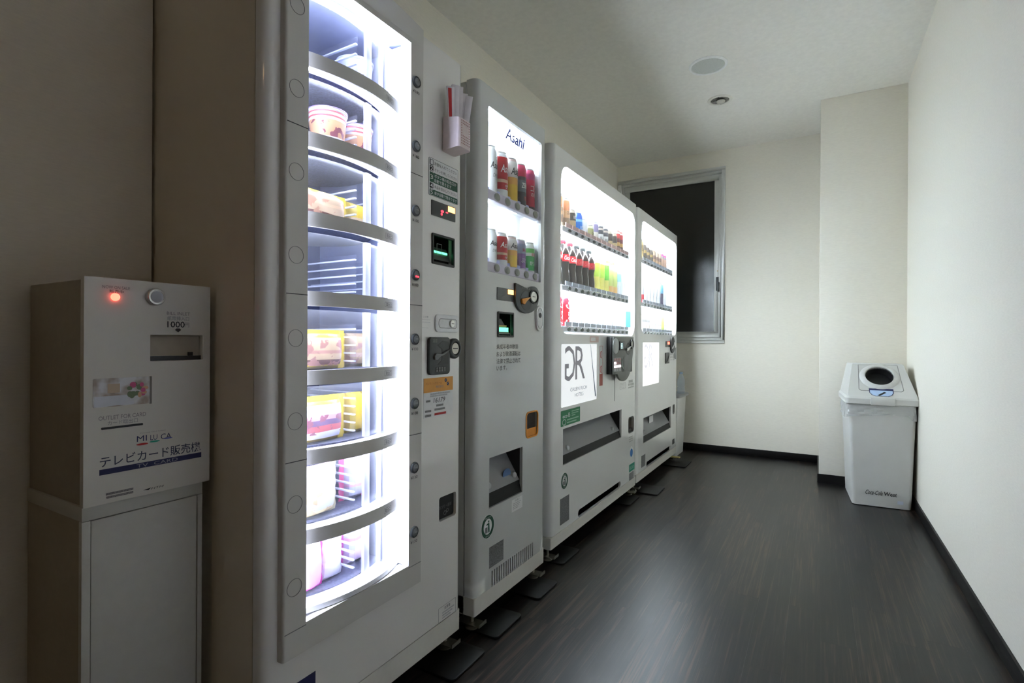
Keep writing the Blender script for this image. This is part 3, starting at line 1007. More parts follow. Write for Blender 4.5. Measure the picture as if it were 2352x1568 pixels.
# coin unit
R = q4(X1, 980.5, 773, 863, 1028, 775, 856)
rc = onx(1039.5, 800, X1)
rr = 0.5 * (onx(1053.5, 800, X1).y - onx(1025.5, 800, X1).y)
cp = part('coin_panel', pad(rect(R, 0, .012), X1, 0, .010).lathe([(rr, 0), (rr, .010), (rr - .004, .013), (rr - .010, .013), (rr - .012, .006)], (X1, rc.y, rc.z), 30, 'x'), DKGREY, food, bevel=.0015, label='dark grey coin panel with lever and key ring')
hw, hh = R[1] - R[0], R[3] - R[2]
part('coin_recess', pad([(R[0] + hw * .36, R[3] - hh * .22), (R[0] + hw * .62, R[3] - hh * .10), (R[0] + hw * .86, R[3] - hh * .12), (R[0] + hw * .95, R[3] - hh * .42), (R[0] + hw * .92, R[3] - hh * .74),
                         (R[0] + hw * .36, R[3] - hh * .74), (R[0] + hw * .58, R[3] - hh * .62), (R[0] + hw * .58, R[3] - hh * .32)][::-1], X1, .010, .0106), BLACK, cp, smooth=False)
lv = MB()
lv.prism([(R[0] + hw * .16, R[3] - hh * .50), (R[0] + hw * .24, R[3] - hh * .43), (R[0] + hw * .52, R[3] - hh * .45), (R[0] + hw * .93, R[3] - hh * .33),
          (R[0] + hw * .62, R[3] - hh * .47), (R[0] + hw * .40, R[3] - hh * .53), (R[0] + hw * .30, R[3] - hh * .61), (R[0] + hw * .18, R[3] - hh * .60)][::-1], X1 + .0106, X1 + .018, fx)
part('return_lever', lv, MIDGREY, cp, bevel=.001)
kc = part('key_cylinder', MB().lathe([(rr - .013, .006), (rr - .014, .011), (0.001, .0112)], (X1, rc.y, rc.z), 24, 'x'), mat('pale_brass', (0.55, 0.53, 0.47), 0.35, metal=0.5), cp)
part('keyhole', MB().box(X1 + .0112, X1 + .0118, rc.y - .012, rc.y + .012, rc.z - .0013, rc.z + .0013), BLACK, kc)
gd = MB()
for i in range(4):
    for j in range(2):
        gd.box(X1 + .010, X1 + .0115, R[0] + hw * (.30 + .12 * i), R[0] + hw * (.39 + .12 * i), R[2] + hh * (.08 + .065 * j), R[2] + hh * (.13 + .065 * j))
part('coin_legend', gd, MIDGREY, cp, smooth=False)
text(cp, '返却', X1, .0108, sub(R, .14, .34, .05, .15), MIDGREY)
# orange service sticker
Ro = q4(X1, 972.5, 869.6, 902.7, 1039.5, 863.4, 894.6)
Rw = (Ro[0], Ro[1], q4(X1, 972.5, 905, 960, 1039.5, 895, 950)[2], Ro[2])
so = part('service_sticker', pad(rect((Ro[0], Ro[1], Rw[2], Ro[3])), X1, 0, .0007), PAPER, food, smooth=False)
part('orange_header', pad(rect(Ro), X1, .0007, .0011), ORANGEST, so, smooth=False)
text(so, 'パシフィックビール', X1, .0014, sub(Ro, .06, .60, .30, .48), mat('brown_ink', (0.45, 0.12, 0.02), 0.6))
text(so, '株式会社', X1, .0014, sub(Ro, .40, .66, .55, .74), INKGREY)
part('logo_dots', pad(ell(Ro[0] + (Ro[1] - Ro[0]) * .74, Ro[3] - .010, .0050, .0055, 18), X1, .0011, .0015).prism(ell(Ro[0] + (Ro[1] - Ro[0]) * .82, Ro[3] - .021, .0050, .0055, 18), X1 + .0011, X1 + .0015, fx), NAVY, so, smooth=False)
text(so, 'C', X1, .0018, (Ro[0] + (Ro[1] - Ro[0]) * .74 - .0025, Ro[0] + (Ro[1] - Ro[0]) * .74 + .0025, Ro[3] - .0128, Ro[3] - .0072), WHITE_INK)
text(so, 'C', X1, .0018, (Ro[0] + (Ro[1] - Ro[0]) * .82 - .0025, Ro[0] + (Ro[1] - Ro[0]) * .82 + .0025, Ro[3] - .0238, Ro[3] - .0182), WHITE_INK)
fp = mat('pale_grey_ink', (0.5, 0.5, 0.5), 0.6)
for (a, b_, c, d_, mt_) in ((.22, .9, .04, .11, fp), (.22, .8, .13, .19, fp), (.08, .22, .30, .38, INKGREY), (.42, .66, .52, .60, INKGREY), (.05, .25, .70, .78, INKGREY), (.36, .72, .68, .76, INKGREY), (.05, .25, .88, .96, INKGREY), (.36, .76, .86, .95, RED)):
    part('fine_print', pad(rect(sub(Rw, a, b_, c, d_)), X1, .0007, .0009), mt_, so, smooth=False)
text(so, '16179', X1, .0012, sub(Rw, .32, .72, .24, .44), INK, shear=.15)
# coin return
R = R_ret1
part('coin_return_cup', cup(R, .008, X1, -.002, -.05, .001), BLACK, food)
cr = part('coin_return_plate', pad(rect(R, .003, .006), X1, -.012, -.008), BLACK, food)
text(cr, 'おつり・返却', X1, -.0074, sub(R, .12, .82, .40, .55), MIDGREY)
part('coin_symbol', ring(X1, -.008, -.0072, (R[0] + R[1]) / 2 - .004, R[2] + .017, .007, .007, .0016, 20).add(*(lambda q: (q.v, q.f))(ring(X1, -.008, -.0072, (R[0] + R[1]) / 2 + .008, R[2] + .022, .006, .006, .0015, 20))), MIDGREY, cr, smooth=False)
R = q4(X1, 1007, 1397, 1427, 1046.7, 1371.7, 1409)
cs = part('caution_label', frame(X1, 0, .0006, R, .0007, .003), INKGREY, food, smooth=False)
text(cs, '注意書', X1, .0006, sub(R, .32, .66, .10, .30), INK)
for k in range(3):
    part('fine_print', pad(rect(sub(R, .22, .9 - .1 * k, .42 + .17 * k, .50 + .17 * k)), X1, 0, .0005), mat('pale_grey_ink', (.5, .5, .5)), cs, smooth=False)
part('maker_mark', MB().box(X1, X1 + .001, 0.74, 0.80, 0.150, 0.225), NAVY, food, smooth=False)


# ================================================================== products: cans, bottles, food
def can(label, cat, x, y, z, r, h, stops, group=None, prints=(), metal=0.35, name='drink_can', noise=None):
    t = thing(name, label, cat, (x, y, z), group)
    b = MB().lathe([(r * .5, 0.002), (r * .80, 0), (r * .93, .005), (r, .013), (r, h - .020), (r * .84, h - .004)], (x, y, z), 22)
    part('body', b, bands(tuple(stops), h, .32, metal, noise), t)
    part('lid', MB().lathe([(r * .84, h - .004), (r * .85, h), (r * .80, h), (r * .78, h - .004), (r * .3, h - .004)], (x, y, z), 22), CHROME, t)
    for body, wd, a, b_, mt_, kw in prints:
        text_cyl(t, body, r + .0006, wd, a * h, b_ * h, mt_, **kw)
    return t


def bottle(label, x, y, z, h, liquid, labelcol, capcol, group=None, r=.033, prof=None, band=(.50, .66), prints=(), labnoise=None):
    t = thing('drink_bottle', label, 'bottle', (x, y, z), group)
    pr = prof or [(r * .80, 0), (r * .97, .01), (r, .03), (r * .97, h * .35), (r, h * .42), (r, h * .68), (r * .92, h * .76), (r * .62, h * .86), (r * .40, h * .92), (r * .40, h * .95)]
    part('body', MB().lathe(pr, (x, y, z), 22), liquid, t)
    rr_ = max(p[0] for p in pr if band[0] * h - .01 <= p[1] <= band[1] * h + .01) if any(band[0] * h - .01 <= p[1] <= band[1] * h + .01 for p in pr) else r
    part('label_sleeve', MB().lathe([(rr_ + .0006, band[0] * h), (rr_ + .0008, (band[0] + band[1]) / 2 * h), (rr_ + .0006, band[1] * h)], (x, y, z), 22),
         labelcol if isinstance(labelcol, bpy.types.Material) else mat('sleeve_%s' % str(labelcol), labelcol, .4), t)
    part('cap', MB().lathe([(r * .44, h * .935), (r * .46, h * .94), (r * .46, h * .99), (r * .40, h)], (x, y, z), 18), mat('cap_%s' % str(capcol), capcol, .4), t)
    for body, wd, a, b_, mt_, kw in prints:
        text_cyl(t, body, rr_ + .0014, wd, a * h, b_ * h, mt_, **kw)
    return t


def pouch(label, x, y, z, wd, h, t, stops, group=None, name='snack_package', cat='package', noise=None, lean=0.0, turn=0.0, seal=(0.64, 0.46, 0.04)):
    """soft pillow bag standing on edge: bulging body with two crimped side seals"""
    th = thing(name, label, cat, (x, y, z), group, rotz=turn)
    o = Vector((x, y, z))
    mb = MB()
    nu, nv = 12, 10
    vs = {}
    for s in (-1, 1):
        for i in range(nu + 1):
            for j in range(nv + 1):
                u, v = -1 + 2 * i / nu, -1 + 2 * j / nv
                k = (max(0, 1 - u ** 4) ** .5) * (max(0, 1 - v ** 4) ** .5)
                wob = 1 + .10 * math.sin(5 * u + 3 * v + x * 50) * k
                px = s * t / 2 * k * wob + lean * (v + 1)
                vs[(s, i, j)] = len(mb.v)
                mb.v.append((o.x + px, o.y + u * wd / 2 * (1 - .05 * (1 - k)), o.z + (v + 1) * h / 2))
    for s in (-1, 1):
        for i in range(nu):
            for j in range(nv):
                mb.f.append((vs[(s, i, j)], vs[(s, i + 1, j)], vs[(s, i + 1, j + 1)], vs[(s, i, j + 1)]))
    part('wrapper', mb, bands(tuple(stops), h, .3, 0, noise), th)
    sm = MB()
    for sg in (-1, 1):
        n = 9
        for k in range(n):
            z0, z1 = h * k / n, h * (k + 1) / n
            y0 = sg * wd / 2 * .93
            y1 = sg * (wd / 2 + .014)
            w0, w1 = (.0015 if k % 2 else -.0015), (-.0015 if k % 2 else .0015)
            l0, l1 = lean * 2 * k / n, lean * 2 * (k + 1) / n
            sm.add([(o.x + l0 + .001, o.y + y0, o.z + z0), (o.x + l0 + w0, o.y + y1, o.z + z0), (o.x + l1 + w1, o.y + y1, o.z + z1), (o.x + l1 + .001, o.y + y0, o.z + z1)], [(0, 1, 2, 3)])
    part('seal', sm, mat('seal_%s' % str(seal), seal, .35), th)
    return th


YEL, CRM, BRN, PNK, WHT = (0.62, 0.42, 0.02), (0.52, 0.36, 0.20), (0.12, 0.035, 0.02), (0.62, 0.02, 0.30), (0.62, 0.60, 0.64)
FG = 'food packs in the curved windows'
Zt = [z - .004 for z in LEVEL_Z]


def cupn(label, x, y, z, pale=False):
    t = thing('cup_noodle', label, 'cup noodle', (x, y, z), 'cups of noodles in the second window from the top' if not pale else None)
    h = .105
    st_ = ((0, (.80, .74, .76)), (.14, (.62, .10, .09)), (.18, (.80, .74, .76)), (.26, (.62, .10, .09)), (.30, (.80, .74, .76)), (.36, (.70, .36, .16)), (.74, (.80, .74, .76)), (.80, (.62, .10, .09)), (.84, (.80, .74, .76)), (.90, (.62, .10, .09)), (.94, (.80, .76, .78)))
    if pale:
        st_ = ((0, (.78, .76, .80)), (.40, (.66, .56, .70)), (.60, (.78, .76, .80)))
    part('cup', MB().lathe([(.036, 0), (.037, .002), (.046, h * .95), (.048, h * .96), (.048, h)], (x, y, z), 28),
         bands(st_, h, .4, 0, None if pale else ((.25, .05, .06), .36, .74)), t)
    part('foil_lid', MB().lathe([(.049, h), (.049, h + .002), (.030, h + .004), (.002, h + .0045)], (x, y, z), 28), mat('lid_pale' if pale else 'lid_purple', (.72, .72, .76) if pale else (.22, .14, .30), .4, vary=.3, scale=30), t)
    if not pale:
        part('yellow_badge', MB().lathe([(.010, 0), (.009, .0012), (.001, .0014)], (x + .0385, y + .012, z + .020), 10, 'x'), mat('badge_yellow', (.75, .65, .10)), t)
    return t


cupn('cup noodle with brown picture band behind the second curved window from the top', -1.062, .902, Zt[6])
cupn('cup noodle with red stripes beside the clear divider, second window from the top', -1.080, 1.008, Zt[6])
cupn('pale plastic cup behind the topmost curved window of the food machine', -1.080, 1.008, Zt[7], True)
pouch('yellow bag of bread sticks behind the third curved window from the top', -1.055, .868, Zt[5], .150, .082, .06, ((0, CRM), (.22, BRN), (.30, CRM), (.50, (.62, .40, .22)), (.58, CRM), (.80, YEL)), FG, noise=((.45, .22, .12), .1, .7))
pouch('narrow yellow bag right of the divider, third window from the top', -1.085, 1.010, Zt[5], .062, .086, .05, ((0, CRM), (.5, YEL)), FG)
pouch('yellow edged bread bag with brown slices behind the fourth window from the bottom', -1.055, .862, Zt[3], .150, .096, .06, ((0, YEL), (.12, BRN), (.25, CRM), (.40, (.45, .22, .16)), (.48, CRM), (.80, YEL)), FG, noise=((.36, .16, .12), .1, .75))
pouch('plain bread bag beside the divider behind the fourth window from the bottom', -1.085, 1.010, Zt[3], .064, .090, .05, ((0, CRM), (.3, (.62, .42, .32)), (.42, CRM)), FG, noise=((.42, .24, .20), .1, .7))
pouch('yellow wrapper with dark sausage picture behind the third window from the bottom', -1.055, .862, Zt[2], .150, .112, .06, ((0, YEL), (.10, WHT), (.25, (.55, .12, .12)), (.38, (.20, .12, .20)), (.50, (.70, .35, .36)), (.60, WHT), (.82, YEL)), FG, noise=((.30, .10, .12), .2, .6))
pouch('yellow bag right of the divider behind the third window from the bottom', -1.085, 1.010, Zt[2], .062, .108, .05, ((0, YEL),), FG)
pouch('cream bun bag behind the second window from the bottom', -1.052, .850, Zt[1], .120, .122, .065, ((0, (.78, .62, .30)), (.16, WHT), (.34, (.72, .58, .36)), (.52, WHT), (.86, (.80, .45, .62))), FG, noise=((.62, .44, .22), .1, .5), seal=(.60, .52, .30))
pouch('white and pink bread bag by the divider, second window from the bottom', -1.085, 1.010, Zt[1], .064, .118, .05, ((0, WHT), (.3, (.78, .45, .55)), (.36, WHT)), FG, seal=(.66, .05, .18))
pouch('magenta striped bread bag behind the bottom window of the food machine', -1.050, .832, Zt[0], .072, .126, .06, ((0, PNK), (.12, (.80, .40, .66)), (.75, WHT)), FG, seal=PNK)
pouch('white bread bag beside the magenta one behind the bottom window', -1.060, .908, Zt[0], .058, .122, .05, ((0, WHT), (.30, (.72, .70, .78)), (.4, WHT)), FG, seal=WHT)
pouch('pale pink bread bag right of the divider behind the bottom window', -1.085, 1.010, Zt[0], .064, .118, .05, ((0, (.80, .58, .72)), (.35, WHT), (.55, (.78, .30, .58)), (.62, WHT)), FG, seal=PNK)

# ---- chopstick holder on the food machine
HX = X1 + .066
hy0, hy1 = 1.246, 1.308
hz0 = onx(1013, 346, X1).z
hz1 = onx(1013, 268, X1).z
ch = thing('chopstick_holder', 'pale pink plastic chopstick holder stuck on the food machine', 'holder', (X1 + .033, (hy0 + hy1) / 2, hz0))
t_ = .002
outer = rrect(X1 + .0005, HX, hy0, hy1, .010)
inner = rrect(X1 + .0005 + t_, HX - t_, hy0 + t_, hy1 - t_, .008)
n = len(outer)
hb = MB()
zo = lambda a: hz1 - (.012 * (a - X1) / .066)
vs = [(a, b, hz0 + (.004 if a > X1 + .05 else 0)) for a, b in outer] + [(a, b, zo(a)) for a, b in outer] + [(a, b, zo(a)) for a, b in inner] + [(a, b, hz0 + .006) for a, b in inner]
fs = []
for k in range(n):
    j = (k + 1) % n
    for q in range(3):
        fs.append((q * n + k, q * n + j, (q + 1) * n + j, (q + 1) * n + k))
fs += [tuple(range(n)), tuple(range(3 * n, 4 * n))]
part('cup', hb.add(vs, fs), PINKBOX, ch)
dots = MB()
for i in range(6):
    for j in range(10):
        if 1 <= i <= 4 and 4 <= j <= 7:
            continue
        cy, cz = hy0 + .012 + i * .0076, hz0 + .016 + j * .0074
        dots.prism(ell(cy, cz, .0021, .0021, 8), HX, HX + .0006, fx)
part('perforation', dots, mat('rose_dot', (.50, .26, .24), .6), ch, smooth=False)
random.seed(11)
cz0 = hz0 + .010
for k, (dx, dy, tilt, tx, red, hgt) in enumerate(((.030, .012, -.09, 0, 1, .175), (.024, .020, -.05, 0, 0, .182), (.036, .024, -.03, 0, 0, .186), (.028, .030, -.01, 0, 0, .188), (.038, .036, .02, 0, 0, .188),
                                                 (.024, .041, .12, .05, 2, .180), (.034, .045, .20, .05, 0, .178), (.044, .049, .29, .06, 0, .172))):
    bx, by = X1 + dx, hy0 + dy
    tx_, ty_ = tx * .5, tilt
    lab = ['white paper chopstick sleeve with red stripe in the pink holder', 'white paper chopstick sleeve standing in the pink holder', 'pale orange chopstick sleeve leaning in the pink holder'][0 if red == 1 else 2 if red == 2 else 1]
    cs_ = thing('chopstick_sleeve', lab, 'chopsticks', (bx, by, cz0), 'paper chopstick sleeves in the holder')
    sm = MB()
    hw_, th_ = .0115, .0026
    wx_, wy_ = .62, .785
    for zz in (0, hgt):
        cx_, cy_ = bx + tx_ * zz * .6, by + ty_ * zz * .55
        wv = hw_ * (.6 if zz == 0 else 1)
        for sx_, sy_ in ((-1, -1), (1, -1), (1, 1), (-1, 1)):
            sm.v.append((cx_ + sx_ * th_ * wy_ + sy_ * wv * wx_, cy_ - sx_ * th_ * wx_ + sy_ * wv * wy_, cz0 + zz))
    sm.f += [(0, 1, 2, 3), (4, 7, 6, 5), (0, 4, 5, 1), (1, 5, 6, 2), (2, 6, 7, 3), (3, 7, 4, 0)]
    part('sleeve', sm, SLEEVE if red != 2 else mat('peach_paper', (.74, .48, .40), .6), cs_, bevel=.0006)
    if red == 1:
        s0, s1 = .45, .97
        q = []
        for s_ in (s0, s1):
            q.append((bx + tx_ * hgt * s_ * .6, by + ty_ * hgt * s_ * .55, cz0 + hgt * s_))
        d_ = th_ + .0006
        part('red_stripe', MB().add([(p_[0] + d_ * wy_ + w_ * wx_, p_[1] - d_ * wx_ + w_ * wy_, p_[2]) for p_, w_ in ((q[0], -.006), (q[0], .002), (q[1], .003), (q[1], -.008))], [(0, 1, 2, 3)]), RED, cs_, smooth=False)


# ================================================================== narrow beer machine
X2 = -0.965
beer = thing('vending_machine', 'narrow grey beer vending machine with two short rows of cans', 'vending machine', ((X2 + XL) / 2, 1.678, 0), 'vending machines along the left wall')
BYL, BYR = 1.424, 1.932
D2 = q4(X2, 1120.8, 241.8, 620, 1243, 328.6, 651)
R_out2 = q4(X2, 1123.5, 1052.5, 1169.6, 1200, 1025, 1127.5)
R_bill2 = q4(X2, 1142.5, 716, 774, 1178.5, 718, 773.8)
R_ret2 = q4(X2, 1208, 946, 1005, 1235, 943, 1000)
va, vb = onx(1130.5, 1329, X2), onx(1223, 1262, X2)
vz0, vz1 = q4(X2, 1130.5, 1311.6, 1346, 1223, 1244.6, 1279)[2:]
slots = []
for k in range(20):
    yy = va.y + (vb.y - va.y) * k / 19
    slots.append((yy - .0042, yy + .0042, vz0, vz1, 0))
shell(beer, X2, BYL, BYR, 0.064, 1.831, XL + .012, [(*D2, .006), (*R_out2, 0), (*R_bill2, .004), (*R_ret2, .02)] + slots, GREY_P, r=0.024, thick=0.042, skirt=0.058, reveal=0.012)
part('vent_backing', MB().box(X2 - .03, X2 - .022, va.y - .02, vb.y + .02, vz0 - .01, vz1 + .01), BLACK, beer)
part('top_cap', MB().box(X2 - .15, X2 - .05, BYL + .03, BYL + .09, 1.827, 1.836), BLACK, beer, bevel=.002)
LEDB = emit('beer_lamp', C_COOL, E_BEER)
DB = 0.105


def display(root, R, X, depth, r, grow=.012):
    box = MB()
    a, b, c, d = R[0] - grow, R[1] + grow, R[2] - .002, R[3] + grow
    t = .006
    xf, xb_ = X - .013, X - depth
    box.box(xb_ - t, xb_, a - t, b + t, c - t, d + t)
    box.box(xb_, xf, a - t, a, c - t, d + t).box(xb_, xf, b, b + t, c - t, d + t)
    box.box(xb_, xf, a, b, c - t, c).box(xb_, xf, a, b, d, d + t)
    lin = part('display_liner', box, INNER, root)
    part('display_glass', pad(rrect(R[0] - .002, R[1] + .002, R[2] - .002, R[3] + .002, r), X, -.0125, -.0095), GLASS, root)
    return lin


display(beer, D2, X2, DB, .006)
text(beer, 'Asahi', X2, -.0135, q4(X2 - .0135, 1161, 293, 321, 1205, 316, 342), mat('asahi_blue', (.03, .07, .50), .6), shear=.25, bold=.012)
part('beer_shelf', MB().box(X2 - DB, X2 - .030, D2[0] - .012, D2[1] + .012, 1.4805, 1.4865), INNER, beer)


def strip_of_buttons(root, X, y0, y1, z0, z1, n, d0, d1, body, btn, ry, rz, first=0.0, tags=None, end=0.0):
    """rail across the display with one button for each column"""
    rail = part('button_rail', MB().box(X + d0, X + d1, y0, y1, z0, z1), body, root, bevel=.0025)
    p = (y1 - y0 - first - end) / n
    for k in range(n):
        cy = y0 + first + p * (k + .5)
        cz = (z0 + z1) / 2
        part('button', MB().prism(ell(cy, cz, ry, rz, 18), X + d1 - .001, X + d1 + .004, fx), btn, rail, bevel=.001)
        if tags:
            part('price_tag', MB().box(X + d1 - .004, X + d1 - .001, cy - p * .46, cy + p * .46, z1 + .001, z1 + .020), tags, rail)
    return rail


LAV = mat('lavender_plastic', (.60, .57, .66), .35)
BTN2 = mat('button_olive', (.30, .31, .27), .35)
for zr, zt in ((q4(X2, 1120, 434, 453, 1242, 489, 500)), (q4(X2, 1120, 599.6, 621, 1242, 627, 647)))and [(q4(X2, 1120, 434, 453, 1242, 489, 500))[2:], (q4(X2, 1120, 600, 621, 1242, 627, 647))[2:]]:
    zr, zt = (zr + zt) / 2 - .017, (zr + zt) / 2 + .017
    rl = strip_of_buttons(beer, X2, D2[0] + .004, D2[1] - .004, zr, zt, 5, -.030, -.006, LAV, BTN2, .0155, .0115, first=.028)
    for k in range(5):
        p = (D2[1] - D2[0] - .036) / 5
        cy = D2[0] + .004 + .028 + p * (k + .5)
        part('button_rim', ring(X2, -.006, -.0045, cy, (zr + zt) / 2, .019, .0145, .003, 24), mat('rail_rim', (.34, .33, .33), .4), rl)
    part('price_strip', MB().box(X2 - .034, X2 - .030, D2[0] + .010, D2[1] - .05, zt + .002, zt + .018), mat('blue_price_strip', (.42, .45, .72), .4), beer)
    part('base_ledge', MB().box(X2 - DB, X2 - .034, D2[0] - .010, D2[1] + .010, zt - .006, zt), INNER, beer)
for zc in (D2[3] + .0115, 1.4800):
    for cy in (D2[0] + .10, D2[0] + .29):
        part('disc_lamp', MB().lathe([(.034, 0), (.034, -.004), (.030, -.006), (.001, -.006)], (X2 - .055, cy, zc), 24), LEDB, beer)
strip_light(beer, MB().box(X2 - .026, X2 - .016, D2[0], D2[1], D2[3] + .006, D2[3] + .010), LEDB)
strip_light(beer, MB().box(X2 - .026, X2 - .016, D2[0] - .010, D2[0] - .006, D2[2] + .06, D2[3]), LEDB)

LCDM = mat('smoked_lcd', (.10, .105, .11), .25)
R = q4(X2, 1141, 659, 688.6, 1179, 665, 693)
ds = part('price_display', pad(rect(R, 0, .002), X2, 0, .002), LCDM, beer, bevel=.0006)
part('amber_segment', pad(rect(sub(R, .64, .98, .06, .42)), X2, .002, .0026), LED_ORANGE, ds, smooth=False)
# D-shaped coin panel
cy0, cy1 = onx(1180, 686, X2).y, onx(1233, 686, X2).y
cz0_, cz1_ = onx(1203, 719.6, X2).z, onx(1203, 654, X2).z
W_, H_ = cy1 - cy0, cz1_ - cz0_
dp = [(cy0, cz1_), (cy0, cz1_ - H_ * .55)]
dp += [(cy0 + W_ * .42 - W_ * .42 * math.cos(t), cz0_ + H_ * .45 - H_ * .45 * math.sin(t)) for t in [math.pi / 2 * k / 6 for k in range(1, 7)]]
dp += [(cy0 + W_ * .42 + W_ * .58 * math.sin(t), cz0_ + H_ * .62 - H_ * .62 * math.cos(t)) for t in [math.pi * .5 * k / 7 for k in range(1, 8)]]
dp += [(cy0 + W_ * .78 + W_ * .22 * math.cos(t), cz0_ + H_ * .78 + H_ * .22 * math.sin(t)) for t in [math.pi * .9 * k / 6 for k in range(0, 7)]]
cp = part('coin_panel', pad(dp, X2, 0, .010), DKGREY, beer, bevel=.0015)
part('coin_recess', pad(ell(cy0 + W_ * .42, cz0_ + H_ * .44, W_ * .24, H_ * .34, 26), X2, .010, .0106), BLACK, cp, smooth=False)
part('return_lever', MB().prism([(cy0 + W_ * .18, cz0_ + H_ * .48), (cy0 + W_ * .56, cz0_ + H_ * .58), (cy0 + W_ * .38, cz0_ + H_ * .42), (cy0 + W_ * .30, cz0_ + H_ * .30), (cy0 + W_ * .20, cz0_ + H_ * .32)][::-1], X2 + .0106, X2 + .018, fx), ORANGE, cp, bevel=.001)
part('coin_ring', ring(X2, .010, .014, cy0 + W_ * .75, cz0_ + H_ * .62, W_ * .20, H_ * .25, .004), BLACK, cp)
kc = part('key_cylinder', pad(ell(cy0 + W_ * .74, cz0_ + H_ * .62, W_ * .13, H_ * .18, 22), X2, .010, .0125), CHROME, cp, smooth=False)
part('keyhole', MB().box(X2 + .0125, X2 + .013, cy0 + W_ * .68, cy0 + W_ * .80, cz0_ + H_ * .61, cz0_ + H_ * .635), BLACK, kc)
text(cp, 'おつり返却', X2, .0108, (cy0 + W_ * .24, cy0 + W_ * .56, cz1_ - H_ * .16, cz1_ - H_ * .09), MIDGREY)
R = R_bill2
part('bill_pocket', cup(R, .004, X2, -.002, -.06, .001), BLACK, beer)
bl = part('bill_frame', frame(X2, -.004, .004, (R[0] - .001, R[1] + .001, R[2] - .001, R[3] + .001), .007, .004), BLACK, beer, bevel=.001)
Rb = sub(R, .12, .85, .25, .88)
bt = part('bill_throat', MB().add([(X2 - .003, Rb[0], Rb[2]), (X2 - .003, Rb[1], Rb[2]), (X2 - .030, Rb[1] - .02, Rb[3]), (X2 - .030, Rb[0], Rb[3]), (X2 - .034, Rb[0], Rb[2]), (X2 - .034, Rb[1], Rb[2]), (X2 - .034, Rb[1] - .02, Rb[3]), (X2 - .034, Rb[0], Rb[3])],
                                  [(0, 1, 2, 3), (4, 7, 6, 5), (0, 4, 5, 1), (3, 2, 6, 7), (0, 3, 7, 4), (1, 5, 6, 2)]), MIDGREY, bl)
zz = Rb[2] + (Rb[3] - Rb[2]) * .26
part('green_guide_light', MB().box(X2 - .0125, X2 - .007, Rb[0] + .002, Rb[1] - .006, zz - .009, zz + .009), LED_GREEN, bt)
part('amber_guide_light', MB().box(X2 - .0165, X2 - .011, Rb[0] + .002, Rb[1] - .012, zz + .012, zz + .018), mat('dull_amber', (.55, .30, .12)), bt)
R = q4(X2, 1229.5, 702, 760, 1244, 702, 760)
lk = part('lock_plate', pad(rect(R, 0, .03), X2, 0, .007), mat('white_lock_plastic', (0.84, 0.85, 0.85), 0.3), beer, bevel=.002)
part('lock_outline', frame(X2, .007, .0078, (R[0] + .007, R[1] - .007, R[2] + .010, R[3] - .010), .0012, .02), MIDGREY, lk, smooth=False)
part('keyhole', MB().lathe([(.010, .007), (.010, .009), (.001, .0091)], (X2, (R[0] + R[1]) / 2, R[2] + (R[3] - R[2]) * .62), 18, 'x'), BLACK, lk)
for tx, ya, yb, xr in (('未成年者の飲酒', 595, 632, 437), ('および飲酒運転は', 646, 684, 455), ('法律で禁止されて', 696, 734, 455), ('います。', 750, 785, 358)):
    R = q4(X2, 1140, 600 + ya / 3.136, 600 + yb / 3.136, 1050 + xr / 3.136, 600 + ya / 3.136, 600 + yb / 3.136)
    text(beer, tx, X2, .0008, R, mat('charcoal_ink', (.06, .06, .06), .6))
R = R_ret2
part('coin_return_cup', cup(R, .02, X2, -.002, -.055, .001), mat('dull_cup', (.28, .26, .22), .5), beer)
part('coin_return_rim', frame(X2, -.002, .003, (R[0] - .002, R[1] + .002, R[2] - .002, R[3] + .002), .006, .02), ORANGE, beer, bevel=.001)
part('coin_return_tray', MB().prism([(X2 - .004, R[2] + .002), (X2 - .004, R[2] + .034), (X2 - .045, R[2] + .006), (X2 - .045, R[2] + .002)], R[0] + .004, R[1] - .004, lambda a, b, t: (a, t, b)), ORANGE, beer)
ff = outlet(beer, R_out2, X2)
Rq = sub(R_out2, .60, .82, .36, .60)
part('blue_print', MB().prism(ell((Rq[0] + Rq[1]) / 2, (Rq[2] + Rq[3]) / 2 - .01, .028, .020, 18, .5), X2 - .030, X2 - .028, fx), mat('faded_blue', (.10, .18, .36), .5), ff)
R = q4(X2, 1175, 1148, 1177, 1199.5, 1138, 1164)
cs = part('caution_label', pad(rect(R), X2, 0, .0006), PAPER, beer, smooth=False)
text(cs, 'お願い', X2, .0009, sub(R, .3, .75, .06, .24), INKGREY)
for k in range(4):
    part('fine_print', pad(rect(sub(R, .12, .85 - .08 * k, .32 + .14 * k, .38 + .14 * k)), X2, .0006, .0008), fp, cs, smooth=False)
recycling_mark(beer, X2, 1120, 1209, 15.0)
R = q4(X2, 1123.6, 1258, 1305, 1156, 1237, 1284)
part('data_plate', pad(rect(R), X2, 0, .0008), PLATE, beer, smooth=False)

